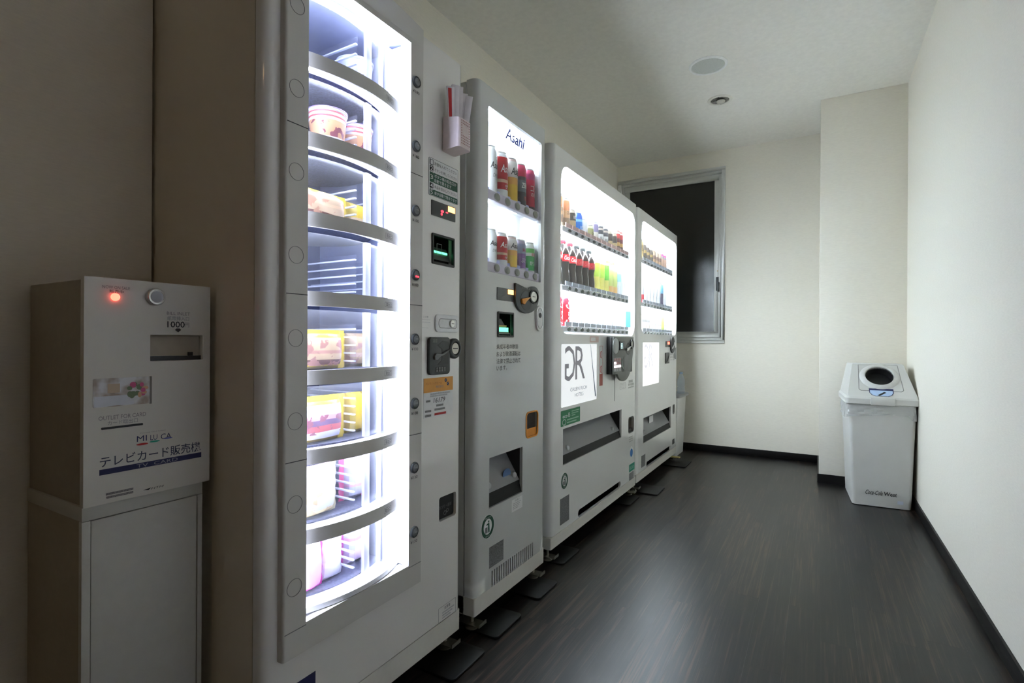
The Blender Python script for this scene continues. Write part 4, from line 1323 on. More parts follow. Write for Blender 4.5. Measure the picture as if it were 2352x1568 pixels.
# beer cans
SIL, RD, GLD, YL2 = (.66, .67, .68), (.50, .02, .03), (.62, .34, .07), (.78, .50, .06)
TI = dict(shear=.25, bold=.012)
pitch = (D2[1] - D2[0] - .036) / 5
cy_ = [1.570 + .0735 * k for k in range(5)]
zu, zl = 1.4805 + .0205, D2[2] + .052
zu = 1.508
for row, zz, hh, rr_, tall in (('upper', 1.4985, .168, .033, 'tall'), ('lower', 1.2465, .123, .033, 'short')):
    pass
ROWS2 = []
for rail in [o for o in beer.children if o.name.startswith('base_ledge')]:
    zs = [v.co.z for v in rail.data.vertices]
    ROWS2.append(max(zs))
ROWS2.sort()
zl, zu = ROWS2[0], ROWS2[1]
xcan = X2 - .051
for z_, h_, nm, row in ((zu, .168, 'tall', 'upper'), (zl, .122, 'short', 'lower')):
    g = 'beer cans in the narrow beer machine'
    can('%s silver beer can in the %s row of the beer machine' % (nm, row), 'can', xcan, cy_[0], z_, .033, h_, ((0, SIL),), g, [('Asahi', .05, .52, .66, INK, TI), ('DRY', .03, .34, .42, INKGREY, TI)])
    can('%s red beer can with white lettering in the %s row of the beer machine' % (nm, row), 'can', xcan, cy_[1], z_, .033, h_, ((0, SIL), (.18, RD), (.33, (.66, .42, .30)), (.40, RD), (.88, SIL)), g, [('Asahi', .055, .55, .72, WHITE_INK, TI), ('ザ', .018, .20, .30, WHITE_INK, TI)])
    can('%s gold and white beer can in the %s row of the beer machine' % (nm, row), 'can', xcan, cy_[2], z_, .033, h_, ((0, SIL), (.05, YL2), (.40, (.78, .40, .10)), (.56, (.72, .70, .66)), (.92, (.66, .50, .46))), g, [('Asahi', .055, .62, .78, INK, TI)])
can('tall black and red highball can in the upper row of the beer machine', 'can', xcan, cy_[3], zu, .030, .168, ((0, (.06, .05, .07)), (.35, (.16, .18, .22)), (.62, (.12, .10, .12)), (.70, (.55, .05, .10)), (.86, (.50, .06, .12))), g, [('ZERO', .04, .44, .56, WHITE_INK, TI), ('7%', .02, .16, .25, RED, TI)])
can('tall crimson cocktail can in the upper row of the beer machine', 'can', xcan, cy_[4], zu, .030, .168, ((0, (.06, .03, .05)), (.10, (.45, .02, .05)), (.62, (.55, .03, .08)), (.74, (.40, .06, .16)), (.88, (.55, .08, .16))), g, [('コク', .04, .46, .62, WHITE_INK, {}), ('のある', .035, .34, .44, WHITE_INK, {})])
can('short purple grape cocktail can in the lower row of the beer machine', 'can', xcan, cy_[3], zl, .030, .122, ((0, SIL), (.08, (.24, .12, .36)), (.55, (.30, .32, .46)), (.86, (.45, .42, .52))), g, [('ぶどう', .04, .26, .42, WHITE_INK, {}), ('果実', .03, .60, .72, RED, {})])
can('short green and white cocktail can in the lower row of the beer machine', 'can', xcan, cy_[4], zl, .030, .122, ((0, SIL), (.08, (.06, .42, .12)), (.55, (.70, .76, .66)), (.66, (.16, .52, .14)), (.80, (.74, .78, .72))), g, [('青りんご', .045, .24, .38, WHITE_INK, {}), ('果実', .03, .54, .66, RED, {})])

# ================================================================== wide drinks machine
X3 = -0.990
wide = thing('vending_machine', 'wide white drinks vending machine with three rows and a dark card reader unit', 'vending machine', ((X3 + XL) / 2, 2.655, 0), 'vending machines along the left wall')
D3 = (2.128, 3.222, 1.003, 1.762)
R_gr3 = q4(X3, 1289, 789, 938, 1371.4, 790, 915)
R_out3 = q4(X3, 1293, 986, 1070, 1427.5, 939, 1002.5)
R_ret3 = q4(X3, 1443.6, 958, 994, 1455, 956, 991)
TOE3 = (2.34, 2.97, 0.121, 0.158)
shell(wide, X3, 2.045, 3.266, 0.066, 1.829, XL + .012, [(*D3, .07), (*R_gr3, .008), (*R_out3, 0), (*R_ret3, .018), (*TOE3, .018)], WHITE_P, r=0.03, thick=0.05, skirt=0.050, reveal=0.012)
part('top_cap', MB().box(X3 - .15, X3 - .055, 2.075, 2.16, 1.825, 1.836), BLACK, wide, bevel=.002)
part('toe_recess', cup(TOE3, .018, X3, -.002, -.06, .001), BLACK, wide)
LEDD = emit('drinks_lamp', C_COOL, E_DRINK)
STRIPW = mat('grey_button_rail', (.62, .62, .66), .35)
BTN3 = mat('dark_green_button', (.075, .10, .085), .3)
SLOTS = mat('dark_slot_button', (.05, .05, .055), .3)
PTAG = mat('pale_blue_tag', (.62, .68, .80), .4)


def drinks_display(root, X, D, r, rails, ncol, led, pink):
    """display with three rails; returns the shelf heights"""
    display(root, D, X, .115, r, .016)
    zs = []
    for i, zc in enumerate(rails):
        top = (i == 2)
        strip_of_buttons(root, X, D[0] + .045, D[1] - .075, zc - .013, zc + .013, ncol, -.040, -.014, STRIPW, SLOTS if top else BTN3, .018, .0075 if top else .0095, first=.04, tags=(PINKST if (top and pink) else PTAG))
        part('shelf', MB().box(X - .115, X - .040, D[0] - .014, D[1] + .014, zc + .003, zc + .013), INNER, root)
        zs.append(zc + .013)
        if i:
            strip_light(root, MB().box(X - .038, X - .018, D[0] + .02, D[1] - .02, zc - .017, zc - .0135), led)
    strip_light(root, MB().box(X - .034, X - .018, D[0] + .04, D[1] - .04, D[3] + .006, D[3] + .012), led)
    strip_light(root, MB().box(X - .034, X - .018, D[0] - .013, D[0] - .008, D[2] + .05, D[3] - .05), led)
    part('light_panel', MB().box(X - .1149, X - .1135, D[0] - .012, D[1] + .012, D[2], D[3] + .012), emit('display_light_panel', C_COOL, E_PANEL), root)
    return zs


S3 = drinks_display(wide, X3, D3, .07, (1.026, 1.215, 1.484), 12, LEDD, True)
part('side_notice', MB().box(X3 - .06, X3 - .030, D3[1] + .010, D3[1] + .0125, 1.06, 1.16), BLUEST, wide, smooth=False)

# poster light box
def poster(root, R, X, faint):
    led = emit('poster_light_%d' % faint, (.95, .98, 1.0), E_POSTER * (1.0 if not faint else 2.4))
    pb = part('poster_panel', pad(rect(R, -.001, .008), X, -.011, -.003), led, root, smooth=False)
    w_, h_ = R[1] - R[0], R[3] - R[2]
    gi = emit('logo_grey_%d' % faint, (.16, .16, .175) if not faint else (.60, .60, .64), .30 if not faint else .42)
    text(pb, 'G', X, -.0024, (R[0] + w_ * .10, R[0] + w_ * .37, R[2] + h_ * .40, R[2] + h_ * .97), gi, bold=.0, mirror=True)
    text(pb, 'R', X, -.0024, (R[0] + w_ * .37, R[0] + w_ * .64, R[2] + h_ * .41, R[2] + h_ * .96), gi)
    text(pb, 'GREEN RICH', X, -.0024, (R[0] + w_ * .24, R[0] + w_ * .70, R[2] + h_ * .225, R[2] + h_ * .285), gi)
    text(pb, 'HOTELS', X, -.0024, (R[0] + w_ * .36, R[0] + w_ * .60, R[2] + h_ * .125, R[2] + h_ * .185), gi)
    if not faint:
        sh = MB().add([(X - .0026, R[0] + w_ * .80, R[3] - .003), (X - .0026, R[0] + w_ * .808, R[3] - .003), (X - .0026, R[0] + w_ * .985, R[2] + h_ * .06), (X - .0026, R[0] + w_ * .955, R[2] + h_ * .05)], [(0, 1, 2, 3)])
        part('poster_gap_shadow', sh, mat('gap_shadow', (.10, .14, .20), .5), pb, smooth=False)  # dark strip painted as the shadow gap along the tilted sheet
    return pb


poster(wide, R_gr3, X3, 0)
Rr = q4(X3, 1377, 794, 886, 1384, 794, 885)
rs = part('red_notice', frame(X3, 0, .0006, Rr, .0015), RED, wide, smooth=False)
part('notice_block', pad(rect(sub(Rr, .05, .95, .70, .99)), X3, 0, .0006), mat('brick_red', (.50, .10, .07)), rs, smooth=False)
for fz in (.18, .55):
    part('notice_symbol', ring(X3, 0, .0008, (Rr[0] + Rr[1]) / 2, Rr[3] - (Rr[3] - Rr[2]) * (fz + .04), .012, .020, .0035, 20), RED, rs, smooth=False)
R = q4(X3, 1355, 772, 786, 1375, 772, 786)
part('pink_notice', pad(rect(R), X3, 0, .0006), mat('pale_pink_sticker', (.66, .50, .46)), wide, smooth=False)
part('notice_box', pad(rect(sub(R, .1, .62, .2, .8)), X3, .0006, .0009), PAPER, wide, smooth=False)
# card reader / coin unit standing proud of the door
XQ = X3 + .040
yA = onx(1393, 815, X3).y
yB = onx(1455, 800, XQ).y
zT, zB_ = onx(1408, 773, XQ).z, onx(1430, 875.4, XQ).z
zM = onx(1408, 860, XQ).z
W_, H_ = yB - yA, zT - zB_
part('unit_base', MB().box(X3, XQ - .004, yA, yB - W_ * .02, zM, zT), BLACK, wide, bevel=.003)
fp_ = [(yA, zT), (yA, zM)] + [(yA + W_ * .18, zM)]
fp_ += [(yA + W_ * .5 + W_ * .36 * math.cos(t), zB_ + H_ * .34 + H_ * .34 * math.sin(t)) for t in [math.radians(a) for a in range(205, 341, 15)]]
fp_ += [(yB - W_ * .10, zB_ + H_ * .36), (yB - W_ * .02, zB_ + H_ * .62), (yB, zB_ + H_ * .85), (yB, zT)]
unit = part('payment_unit', pad(fp_, XQ, -.012, 0), mat('unit_grey', (.115, .12, .11), .38), wide, bevel=.002, label='dark grey card reader and coin unit')


def px(xc, yc, rx, ry, n=26):
    c = onx(xc, yc, XQ)
    return ell(c.y, c.z, abs(onx(xc + rx, yc, XQ).y - c.y), abs(onx(xc, yc + ry, XQ).z - c.z), n)


part('reader_disc', pad(px(1414, 794.4, 6.4, 18), XQ, 0, .003), mat('reader_pale_grey', (.36, .38, .38), .35), unit, bevel=.001)
part('screen_bezel', pad(rect(q4(XQ, 1422, 784, 805, 1434, 783, 804), 0, .004), XQ, 0, .004), BLACK, unit, bevel=.001)
R = q4(XQ, 1423, 787, 801, 1430, 787, 801)
part('screen', pad(rect(R), XQ, .004, .0045), mat('lcd_teal', (.16, .26, .27), .25), unit, smooth=False)
for k in range(4):
    part('screen_digit', pad(rect(sub(R, .30, .62, .08 + .24 * k, .22 + .24 * k)), XQ, .0045, .005), LED_CYAN, unit, smooth=False)
part('coin_recess', pad(px(1443, 801, 4.6, 13.5), XQ, 0, .0008), BLACK, unit, smooth=False)
R = q4(XQ, 1437, 796, 808, 1446, 793, 804)
part('return_lever', MB().prism([(R[0], R[2]), (R[0] + (R[1] - R[0]) * .4, R[2] + .006), (R[1], R[3]), (R[0] + (R[1] - R[0]) * .55, R[2] + (R[3] - R[2]) * .75), (R[0] + .003, R[2] + (R[3] - R[2]) * .5)], XQ + .001, XQ + .012, fx), CHROME, unit, bevel=.001)
part('key_ring', ring(XQ, 0, .008, onx(1450, 790, XQ).y, onx(1450, 790, XQ).z, .028, .028, .008), BLACK, unit)
part('key_cylinder', MB().lathe([(.020, 0), (.020, .005), (.001, .0055)], (XQ, onx(1450, 790, XQ).y, onx(1450, 790, XQ).z), 20, 'x'), CHROME, unit)
R = q4(XQ, 1408.5, 821, 853, 1425.5, 821, 854)
kp = part('keypad', pad(rect(R, 0, .004), XQ, 0, .003), MIDGREY, unit, bevel=.001)
for j in range(4):
    for i in range(3):
        Rk = sub(R, .04 + i * .32, .30 + i * .32, .05 + j * .24, .22 + j * .24)
        part('key', pad(rect(Rk), XQ, .003, .005), [mat('key_rose', (.45, .25, .25), .4), mat('key_rose', (.45, .25, .25), .4), LED_KEY, mat('key_grey', (.40, .40, .40), .4)][j] if not (j == 1 and i == 0) else LED_KEY, kp, smooth=False)
R = q4(XQ, 1426, 817, 855, 1434, 816, 852)
part('bill_slot', MB().prism([(R[1], R[3]), (R[1], R[2]), (R[0] + .02, R[2]), (R[0], R[3] - (R[3] - R[2]) * .45)][::-1], XQ, XQ + .0008, fx), BLACK, unit, smooth=False)
part('note_guide', MB().prism([(R[0] + .004, R[2] + .075), (R[0] + .03, R[2] + .03), (R[0] + .045, R[2] + .008), (R[0] + .016, R[2] + .03)], XQ + .0008, XQ + .003, fx), mat('pale_green_plastic', (.30, .40, .33), .3), unit, smooth=False)
R = q4(XQ, 1436, 851, 852.5, 1446, 849, 850.5)
part('unit_print', pad(rect(R), XQ, 0, .0006), INKGREY, unit, smooth=False)
# panel line, stickers
R = q4(X3, 1411.5, 860, 920, 1412.6, 860, 921)
part('panel_groove', pad(rect(R), X3, 0, .0006), INKGREY, wide, smooth=False)
R = q4(X3, 1424, 880, 893, 1437, 879, 892)
nb = part('price_notice', frame(X3, 0, .0006, R, .0012), INKGREY, wide, smooth=False)
for k in range(3):
    part('fine_print', pad(rect(sub(R, .2, .8, .2 + .25 * k, .3 + .25 * k)), X3, 0, .0005), fp, nb, smooth=False)
for a, b_, c, d_ in ((1444, 872, 1453, 878), (1443, 880, 1449, 885), (1450, 879, 1456, 884), (1443, 888, 1449, 891), (1450, 886, 1456, 889)):
    part('fine_print', pad(rect(q4(X3, a, b_, d_, c, b_, d_)), X3, 0, .0005), mat('mid_grey_ink', (.42, .42, .40)), wide, smooth=False)
R = q4(X3, 1288, 943.6, 980, 1332, 933.6, 967)
ec = part('eco_sticker', pad(rect(R, 0, .004), X3, 0, .0008), GREENST, wide, smooth=False)
text(ec, 'ecoる', X3, .0012, sub(R, .08, .46, .22, .50), WHITE_INK, bold=.01)
for k, (a, b_, c, d_) in enumerate(((.54, .95, .14, .20), (.54, .90, .28, .34), (.54, .74, .42, .48), (.30, .92, .62, .70), (.30, .80, .80, .88))):
    part('fine_print', pad(rect(sub(R, a, b_, c, d_)), X3, .0008, .001), mat('pale_green_ink', (.30, .55, .38)), ec, smooth=False)
part('cloud_mark', ring(X3, .0008, .0012, R[0] + (R[1] - R[0]) * .16, R[2] + (R[3] - R[2]) * .24, .020, .014, .003, 20), WHITE_INK, ec, smooth=False)
outlet(wide, R_out3, X3, wide=True)
part('coin_return_cup', cup(R_ret3, .018, X3, -.002, -.055, .001), mat('dull_cup', (.28, .26, .22), .5), wide)
part('coin_return_rim', frame(X3, -.002, .002, (R_ret3[0] - .002, R_ret3[1] + .002, R_ret3[2] - .002, R_ret3[3] + .002), .006, .018), BLACK, wide, bevel=.001)
part('coin_return_tray', MB().box(X3 - .05, X3 - .006, R_ret3[0] + .004, R_ret3[1] - .004, R_ret3[2] + .002, R_ret3[2] + .022), BLACK, wide)
for k in range(3):
    part('fine_print', pad(rect(q4(X3, 1445, 1002 + 5 * k, 1004 + 5 * k, 1453, 1001 + 5 * k, 1003 + 5 * k)), X3, 0, .0005), mat('mid_grey_ink', (.42, .42, .40)), wide, smooth=False)
recycling_mark(wide, X3, 1296.4, 1104, 8.0)
c = onx(1450, 1037, X3)
gl = part('globe_sticker', pad(ell(c.y, c.z, .033, .033, 26), X3, 0, .0008), PAPER, wide, smooth=False)
part('globe_print', pad(ell(c.y, c.z - .006, .027, .025, 24), X3, .0008, .0012), BLUEST, gl, smooth=False)
R = q4(X3, 1445, 1066, 1083, 1457, 1062, 1078)
ts = part('teal_label', pad(rect(R), X3, 0, .0008), TEALST, wide, smooth=False)
text(ts, 'ECO', X3, .0011, sub(R, .15, .85, .3, .7), mat('mint_ink', (.45, .68, .55)))
part('data_plate', pad(rect(q4(X3, 1445, 1086, 1103, 1455, 1082, 1098)), X3, 0, .0008), PLATE, wide, smooth=False)
part('data_plate', pad(rect(q4(X3, 1286.4, 1145, 1204, 1306.8, 1136.4, 1195)), X3, 0, .0008), PLATE, wide, smooth=False)

# ---- drinks in the wide machine
xq = X3 - .078
p3 = (D3[1] - .075 - D3[0] - .045 - .04) / 12
c3 = [D3[0] + .045 + .04 + p3 * (k + .5) for k in range(12)]
G1, G2, G3 = 'drinks in the top row of the wide machine', 'bottles in the middle row of the wide machine', 'cans in the bottom row of the wide machine'
TOP = 'in the wide machine top row'
OR1 = (.66, .28, .14)
for k, ht in ((0, .165), (1, .160)):
    can('tall orange and brown coffee bottle can %s' % TOP, 'can', xq, c3[k] - .006, S3[2], .032, ht, ((0, (.62, .55, .42)), (.18, (.26, .18, .12)), (.40, (.60, .36, .20)), (.62, OR1), (.92, (.74, .62, .50))), G1, [('COFFEE', .04, .50, .60, INK, {})])
can('black and tan short coffee can %s' % TOP, 'can', xq, c3[2], S3[2], .027, .125, ((0, (.56, .42, .24)), (.55, (.10, .09, .08)), (.85, (.50, .44, .36))), G1, [('BOSS', .03, .62, .74, WHITE_INK, {})])
can('blue and turquoise short can %s' % TOP, 'can', xq, c3[3], S3[2], .030, .125, ((0, (.12, .55, .52)), (.25, (.05, .20, .60)), (.62, (.25, .50, .75)), (.72, (.06, .14, .55))), G1, [('ICE', .03, .30, .45, WHITE_INK, {})])
can('white short can %s' % TOP, 'can', xq, c3[4], S3[2], .027, .110, ((0, (.80, .80, .78)),), G1)
can('olive green short coffee can %s' % TOP, 'can', xq, c3[5], S3[2], .030, .092, ((0, (.60, .56, .30)), (.35, (.36, .35, .18)), (.80, (.60, .58, .40))), G1, [('CAFE', .03, .45, .58, INK, {})])
can('lilac topped milk coffee can %s' % TOP, 'can', xq, c3[6], S3[2], .027, .125, ((0, (.74, .70, .62)), (.55, (.30, .26, .42)), (.88, (.66, .62, .70))), G1)
for k in (7, 8):
    can('white and grey can lettered BLACK %s' % TOP, 'can', xq, c3[k], S3[2], .027, .130, ((0, (.76, .76, .74)), (.55, (.12, .12, .13)), (.72, (.60, .50, .42)), (.80, (.14, .14, .15)), (.88, (.74, .74, .72))), G1, [('BLACK', .045, .30, .44, INK, {})])
for k in (9, 10):
    can('gold and black short coffee can %s' % TOP, 'can', xq, c3[k], S3[2], .026, .120, ((0, (.64, .50, .28)), (.50, (.12, .10, .09)), (.84, (.58, .50, .40))), G1)
for k, yy in ((0, c3[11] - .018), (1, c3[11] + .038)):
    can('slim dark can with red top and gold flame %s' % TOP, 'can', xq, yy, S3[2], .025, .150, ((0, (.16, .10, .10)), (.35, (.72, .46, .16)), (.50, (.22, .08, .08)), (.66, (.60, .08, .08)), (.84, (.78, .70, .66)), (.90, (.72, .30, .26))), G1, name='drink_can')
COLA = mat('cola_liquid', (.020, .013, .011), .12, coat=.4)
COKEP = [(.026, 0), (.031, .006), (.0325, .02), (.0325, .055), (.030, .078), (.0272, .092), (.0290, .108), (.0325, .124), (.0325, .158), (.029, .174), (.020, .196), (.0135, .208), (.0135, .214)]
WHT_INK_S = dict(shear=.3, bold=.01)
redlab = mat('red_label', (.58, .012, .02), .35)
bz0 = S3[1]
for k in range(6):
    lab = 'cola bottle with red cap and red label in the middle row of the wide machine' if k < 3 else 'cola bottle with black cap and dark red label, wide machine middle row'
    bottle(lab, xq, c3[0] - .014 + .083 * k, bz0, .228, COLA, redlab if k < 3 else mat('dark_red_label', (.30, .012, .016), .35), (.60, .012, .03) if k < 3 else (.03, .035, .035), G2, prof=COKEP, r=.0325, band=(.545, .695),
           prints=[('Coca-Cola', .062, .575, .665, WHITE_INK, WHT_INK_S)] if k < 3 else [('Coca-Cola', .062, .575, .665, mat('dim_red_print', (.50, .06, .06)), WHT_INK_S)])
MID = 'in the wide machine middle row'
LIQ_Y, LIQ_G, LIQ_W = mat('yellow_drink', (.72, .66, .18), .2), mat('green_tea', (.55, .62, .20), .2), mat('clear_water', (.74, .78, .80), .15)
y6 = c3[0] - .014 + .083 * 6
for k, (txt, liq, lc_, cc, bd) in enumerate((
        ('yellow lemon drink bottle with leafy green label', LIQ_Y, (.45, .62, .08), (.80, .78, .30), (.45, .80)),
        ('yellow lemon drink bottle with leafy green label', LIQ_Y, (.45, .62, .08), (.80, .78, .30), (.45, .80)),
        ('pale yellow tea bottle with bright green label', LIQ_Y, (.16, .55, .06), (.70, .74, .40), (.42, .82)),
        ('green tea bottle with brown and orange label', LIQ_G, (.62, .36, .12), (.30, .50, .12), (.05, .30)),
        ('green tea bottle with brown and orange label', LIQ_G, (.62, .36, .12), (.30, .50, .12), (.05, .30)),
        ('water bottle with pale blue green label', LIQ_W, (.30, .62, .66), (.75, .78, .80), (.48, .72)),
        ('water bottle with pale grey label', LIQ_W, (.70, .74, .74), (.75, .78, .80), (.48, .72)))):
    yy = y6 + .072 * k
    if yy < D3[1] - .05:
        bottle('%s %s' % (txt, MID), xq, yy, bz0, .215, liq, lc_, cc, G2, r=.031, band=bd)
LOW = 'in the wide machine bottom row'
for k in (0, 1):
    can('tall red cola can with white script %s' % LOW, 'can', xq, c3[k] - .008, S3[0], .033, .150, ((0, (.60, .012, .03)), (.95, (.60, .1, .1))), G3, [('Coca-Cola', .045, .08, .92, WHITE_INK, dict(shear=.3, bold=.012, upright=False))])
for k in range(2, 12):
    if k in (4, 5):
        can('white can with faint red marks %s' % LOW, 'can', xq, c3[k], S3[0], .030, .122, ((0, (.80, .79, .78)), (.30, (.78, .62, .60)), (.36, (.80, .79, .78)), (.75, (.78, .66, .64)), (.80, (.80, .79, .78))), G3)
    elif k == 11:
        can('white can with a green foot %s' % LOW, 'can', xq, c3[k], S3[0], .030, .122, ((0, (.30, .66, .32)), (.18, (.80, .80, .79))), G3)
    else:
        can('plain white can %s' % LOW, 'can', xq, c3[k], S3[0], .030, .122, ((0, (.80, .80, .80)), (.70, (.76, .76, .78)), (.74, (.80, .80, .80))), G3)

# ================================================================== drinks machine beside the window
X4 = -0.995
last = thing('vending_machine', 'white drinks vending machine beside the dark window with small red display', 'vending machine', ((X4 + XL) / 2, 3.85, 0), 'vending machines along the left wall')
D4 = (3.385, 4.362, 1.022, 1.765)
R_gr4 = q4(X4, 1476.4, 786.4, 888, 1514, 786, 877.5)
R_out4 = q4(X4, 1477.5, 959.6, 1018.6, 1541, 933, 981)
R_ret4 = q4(X4, 1545, 929, 951, 1550, 928, 949)
TOE4 = (3.52, 4.20, 0.121, 0.158)
shell(last, X4, 3.300, 4.404, 0.066, 1.831, XL + .012, [(*D4, .06), (*R_gr4, .008), (*R_out4, 0), (*R_ret4, .018), (*TOE4, .018)], WHITE_P, r=0.03, thick=0.05, skirt=0.050, reveal=0.012)
part('toe_recess', cup(TOE4, .018, X4, -.002, -.06, .001), BLACK, last)
LEDL = emit('last_lamp', C_COOL, E_DRINK)
S4 = drinks_display(last, X4, D4, .06, (1.028, 1.219, 1.505), 10, LEDL, False)
poster(last, R_gr4, X4, 1)
outlet(last, R_out4, X4, wide=True, knobs=1)
part('outlet_label', MB().box(X4 - .045, X4 - .043, R_out4[0] + .30, R_out4[0] + .40, R_out4[2] + .05, R_out4[3] - .03), PAPER, last, smooth=False)
part('coin_return_cup', cup(R_ret4, .018, X4, -.002, -.055, .001), BLACK, last)
R = q4(X4, 1528.6, 784, 797, 1538, 783, 797)
ds = part('price_display', pad(rect(R, 0, .002), X4, 0, .003), LCDM, last, bevel=.0006)
part('red_segment', pad(rect(sub(R, .4, .9, .1, .55)), X4, .003, .0036), emit('led_red_bright', (1, .10, .06), 2.2), ds, smooth=False)
c = onx(1543, 792, X4)
cp = part('coin_panel', pad(ell(c.y, c.z, .068, .064, 30), X4, 0, .010), DKGREY, last, bevel=.002)
part('coin_recess', pad(ell(c.y - .016, c.z + .006, .022, .034, 22), X4, .010, .0106), BLACK, cp, smooth=False)
part('return_lever', MB().prism([(c.y - .040, c.z - .030), (c.y - .020, c.z - .022), (c.y + .010, c.z + .006), (c.y - .014, c.z - .006), (c.y - .036, c.z - .014)], X4 + .0106, X4 + .018, fx), CHROME, cp, bevel=.001)
part('key_cylinder', MB().lathe([(.016, .010), (.016, .013), (.001, .0132)], (X4, c.y + .038, c.z + .008), 18, 'x'), CHROME, cp)
R = q4(X4, 1527.5, 810, 835, 1536.4, 809, 834)
bl = part('bill_frame', pad(rect(R, 0, .006), X4, 0, .004), BLACK, last, bevel=.001)
part('bill_throat', MB().prism([(R[0] + .04, R[2] + .012), (R[1] - .012, R[2] + .012), (R[1] - .012, R[2] + .055)], X4 + .004, X4 + .006, fx), MIDGREY, bl, smooth=False)
part('lock_plate', pad(rect(q4(X4, 1550, 798, 824, 1552.5, 798, 824), 0, .01), X4, 0, .006), mat('lock_grey', (.40, .41, .40), .35), last, bevel=.002)
for a, b_, c_, d_ in ((1539, 811, 1545, 815), (1539, 818, 1545, 822), (1546, 811, 1550, 822), (1540, 825, 1544, 827), (1546, 824, 1549, 827)):
    part('fine_print', pad(rect(q4(X4, a, b_, d_, c_, b_, d_)), X4, 0, .0005), mat('mid_grey_ink', (.42, .42, .40)), last, smooth=False)
part('data_plate', pad(rect(q4(X4, 1473, 1046, 1073, 1482, 1043, 1069)), X4, 0, .0008), PLATE, last, smooth=False)
part('dark_label', pad(rect(q4(X4, 1544, 1009, 1020, 1549, 1007, 1018)), X4, 0, .0008), DKGREY, last, smooth=False)

xr_ = X4 - .078
p4 = (D4[1] - .075 - D4[0] - .045 - .04) / 10
c4 = [D4[0] + .085 + p4 * (k + .5) for k in range(10)]
H1, H2, H3 = 'drinks in the top row of the machine by the window', 'drinks in the middle row of the machine by the window', 'drinks in the bottom row of the machine by the window'
T4 = 'top row by the window'
gold = ((0, (.26, .20, .14)), (.18, (.62, .44, .20)), (.60, (.40, .28, .14)), (.75, (.72, .55, .26)))
for k in range(10):
    if k < 2:
        can('wide gold coffee can in the %s' % T4, 'can', xr_, c4[k] - .012, S4[2], .033, .155, gold, H1, [('GOLD', .04, .48, .60, INK, {})])
    elif k < 5:
        can('black and gold swirl coffee can in the %s' % T4, 'can', xr_, c4[k], S4[2], .028, .135 - .006 * (k - 2), ((0, (.66, .60, .50)), (.25, (.20, .16, .14)), (.55, (.62, .44, .18)), (.70, (.22, .18, .16))), H1)
    elif k < 8:
        can('tan and brown milk tea can in the %s' % T4, 'can', xr_, c4[k], S4[2], .027, .132, ((0, (.66, .44, .28)), (.50, (.34, .22, .18)), (.70, (.70, .56, .42))), H1)
    else:
        can('pink topped slim can with violet foot in the %s' % T4, 'can', xr_, c4[k], S4[2], .026, .140, ((0, (.50, .26, .55)), (.22, (.70, .46, .34)), (.74, (.40, .34, .36)), (.86, (.72, .12, .36))), H1)
for k in range(9):
    yy = c4[0] + .0 + .088 * k
    if yy > D4[1] - .045:
        break
    if k < 2:
        bottle('clear bottle with low red label in the middle row by the window', xr_, yy, S4[1], .215, LIQ_W, (.62, .05, .07), (.80, .78, .78), H2, r=.031, band=(.02, .30))
    elif k == 7:
        bottle('dark bottle with light blue neck in the middle row by the window', xr_, yy, S4[1], .215, mat('dark_drink', (.12, .10, .16), .2), (.22, .48, .66), (.20, .50, .68), H2, r=.031, band=(.52, .84))
    else:
        bottle('white bottle with white label in the middle row by the window', xr_, yy, S4[1], .215, mat('milky_drink', (.80, .80, .80), .3), (.82, .82, .82), (.80, .80, .80), H2, r=.031, band=(.35, .70))
for k in range(10):
    if k < 4:
        can('yellow banded can with dark foot in the bottom row by the window', 'can', xr_, c4[k], S4[0], .029, .122, ((0, (.22, .20, .20)), (.10, (.74, .62, .50)), (.36, (.74, .70, .64)), (.55, (.36, .34, .34)), (.70, (.80, .66, .34))), H3)
    elif k == 8:
        can('orange and green juice can in the bottom row by the window', 'can', xr_, c4[k], S4[0], .029, .130, ((0, (.46, .52, .14)), (.30, (.76, .66, .18)), (.60, (.48, .52, .16)), (.80, (.78, .44, .14))), H3)
    else:
        can('white can with thin grey band in the bottom row by the window', 'can', xr_, c4[k], S4[0], .029, .122, ((0, (.80, .80, .80)), (.42, (.60, .60, .66)), (.50, (.80, .80, .80))), H3)

# ================================================================== plates under the machines' feet
PG = 'black anchor plates under the machine feet'
floor_plate('black plate under the right foot of the food machine', X1, -.885, 1.20, 1.375, PG)
floor_plate('black plate under the left foot of the beer machine', X2, -.893, 1.445, 1.622, PG)
floor_plate('black plate under the right foot of the beer machine', X2, -.893, 1.745, 1.915, PG)
floor_plate('black plate under the left foot of the wide drinks machine', X3, -.945, 2.07, 2.265, PG)
a, b_ = onz(1442, 1159, .008), onz(1473, 1138.6, .008)
floor_plate('black plate under the right foot of the wide drinks machine', X3, (a.x + b_.x) / 2, 3.02, 3.24, PG)
a, b_ = onz(1529, 1118, .008), onz(1506, 1137, .008)
floor_plate('black plate under the left foot of the window side machine', X4, (a.x + b_.x) / 2, 3.315, max(a.y, b_.y), PG)
a, b_ = onz(1589, 1058, .008), onz(1575, 1071, .008)
floor_plate('black plate under the right foot of the window side machine', X4, (a.x + b_.x) / 2, 4.16, max(a.y, b_.y), PG)
solo('wooden_wedge', MB().box(X4 - .12, X4 + .035, 4.345, 4.385, 0.030, 0.036), mat('yellow_wood', (.62, .50, .20), .6), 'small yellow strip on the right foot bracket of the window side machine', 'wedge')

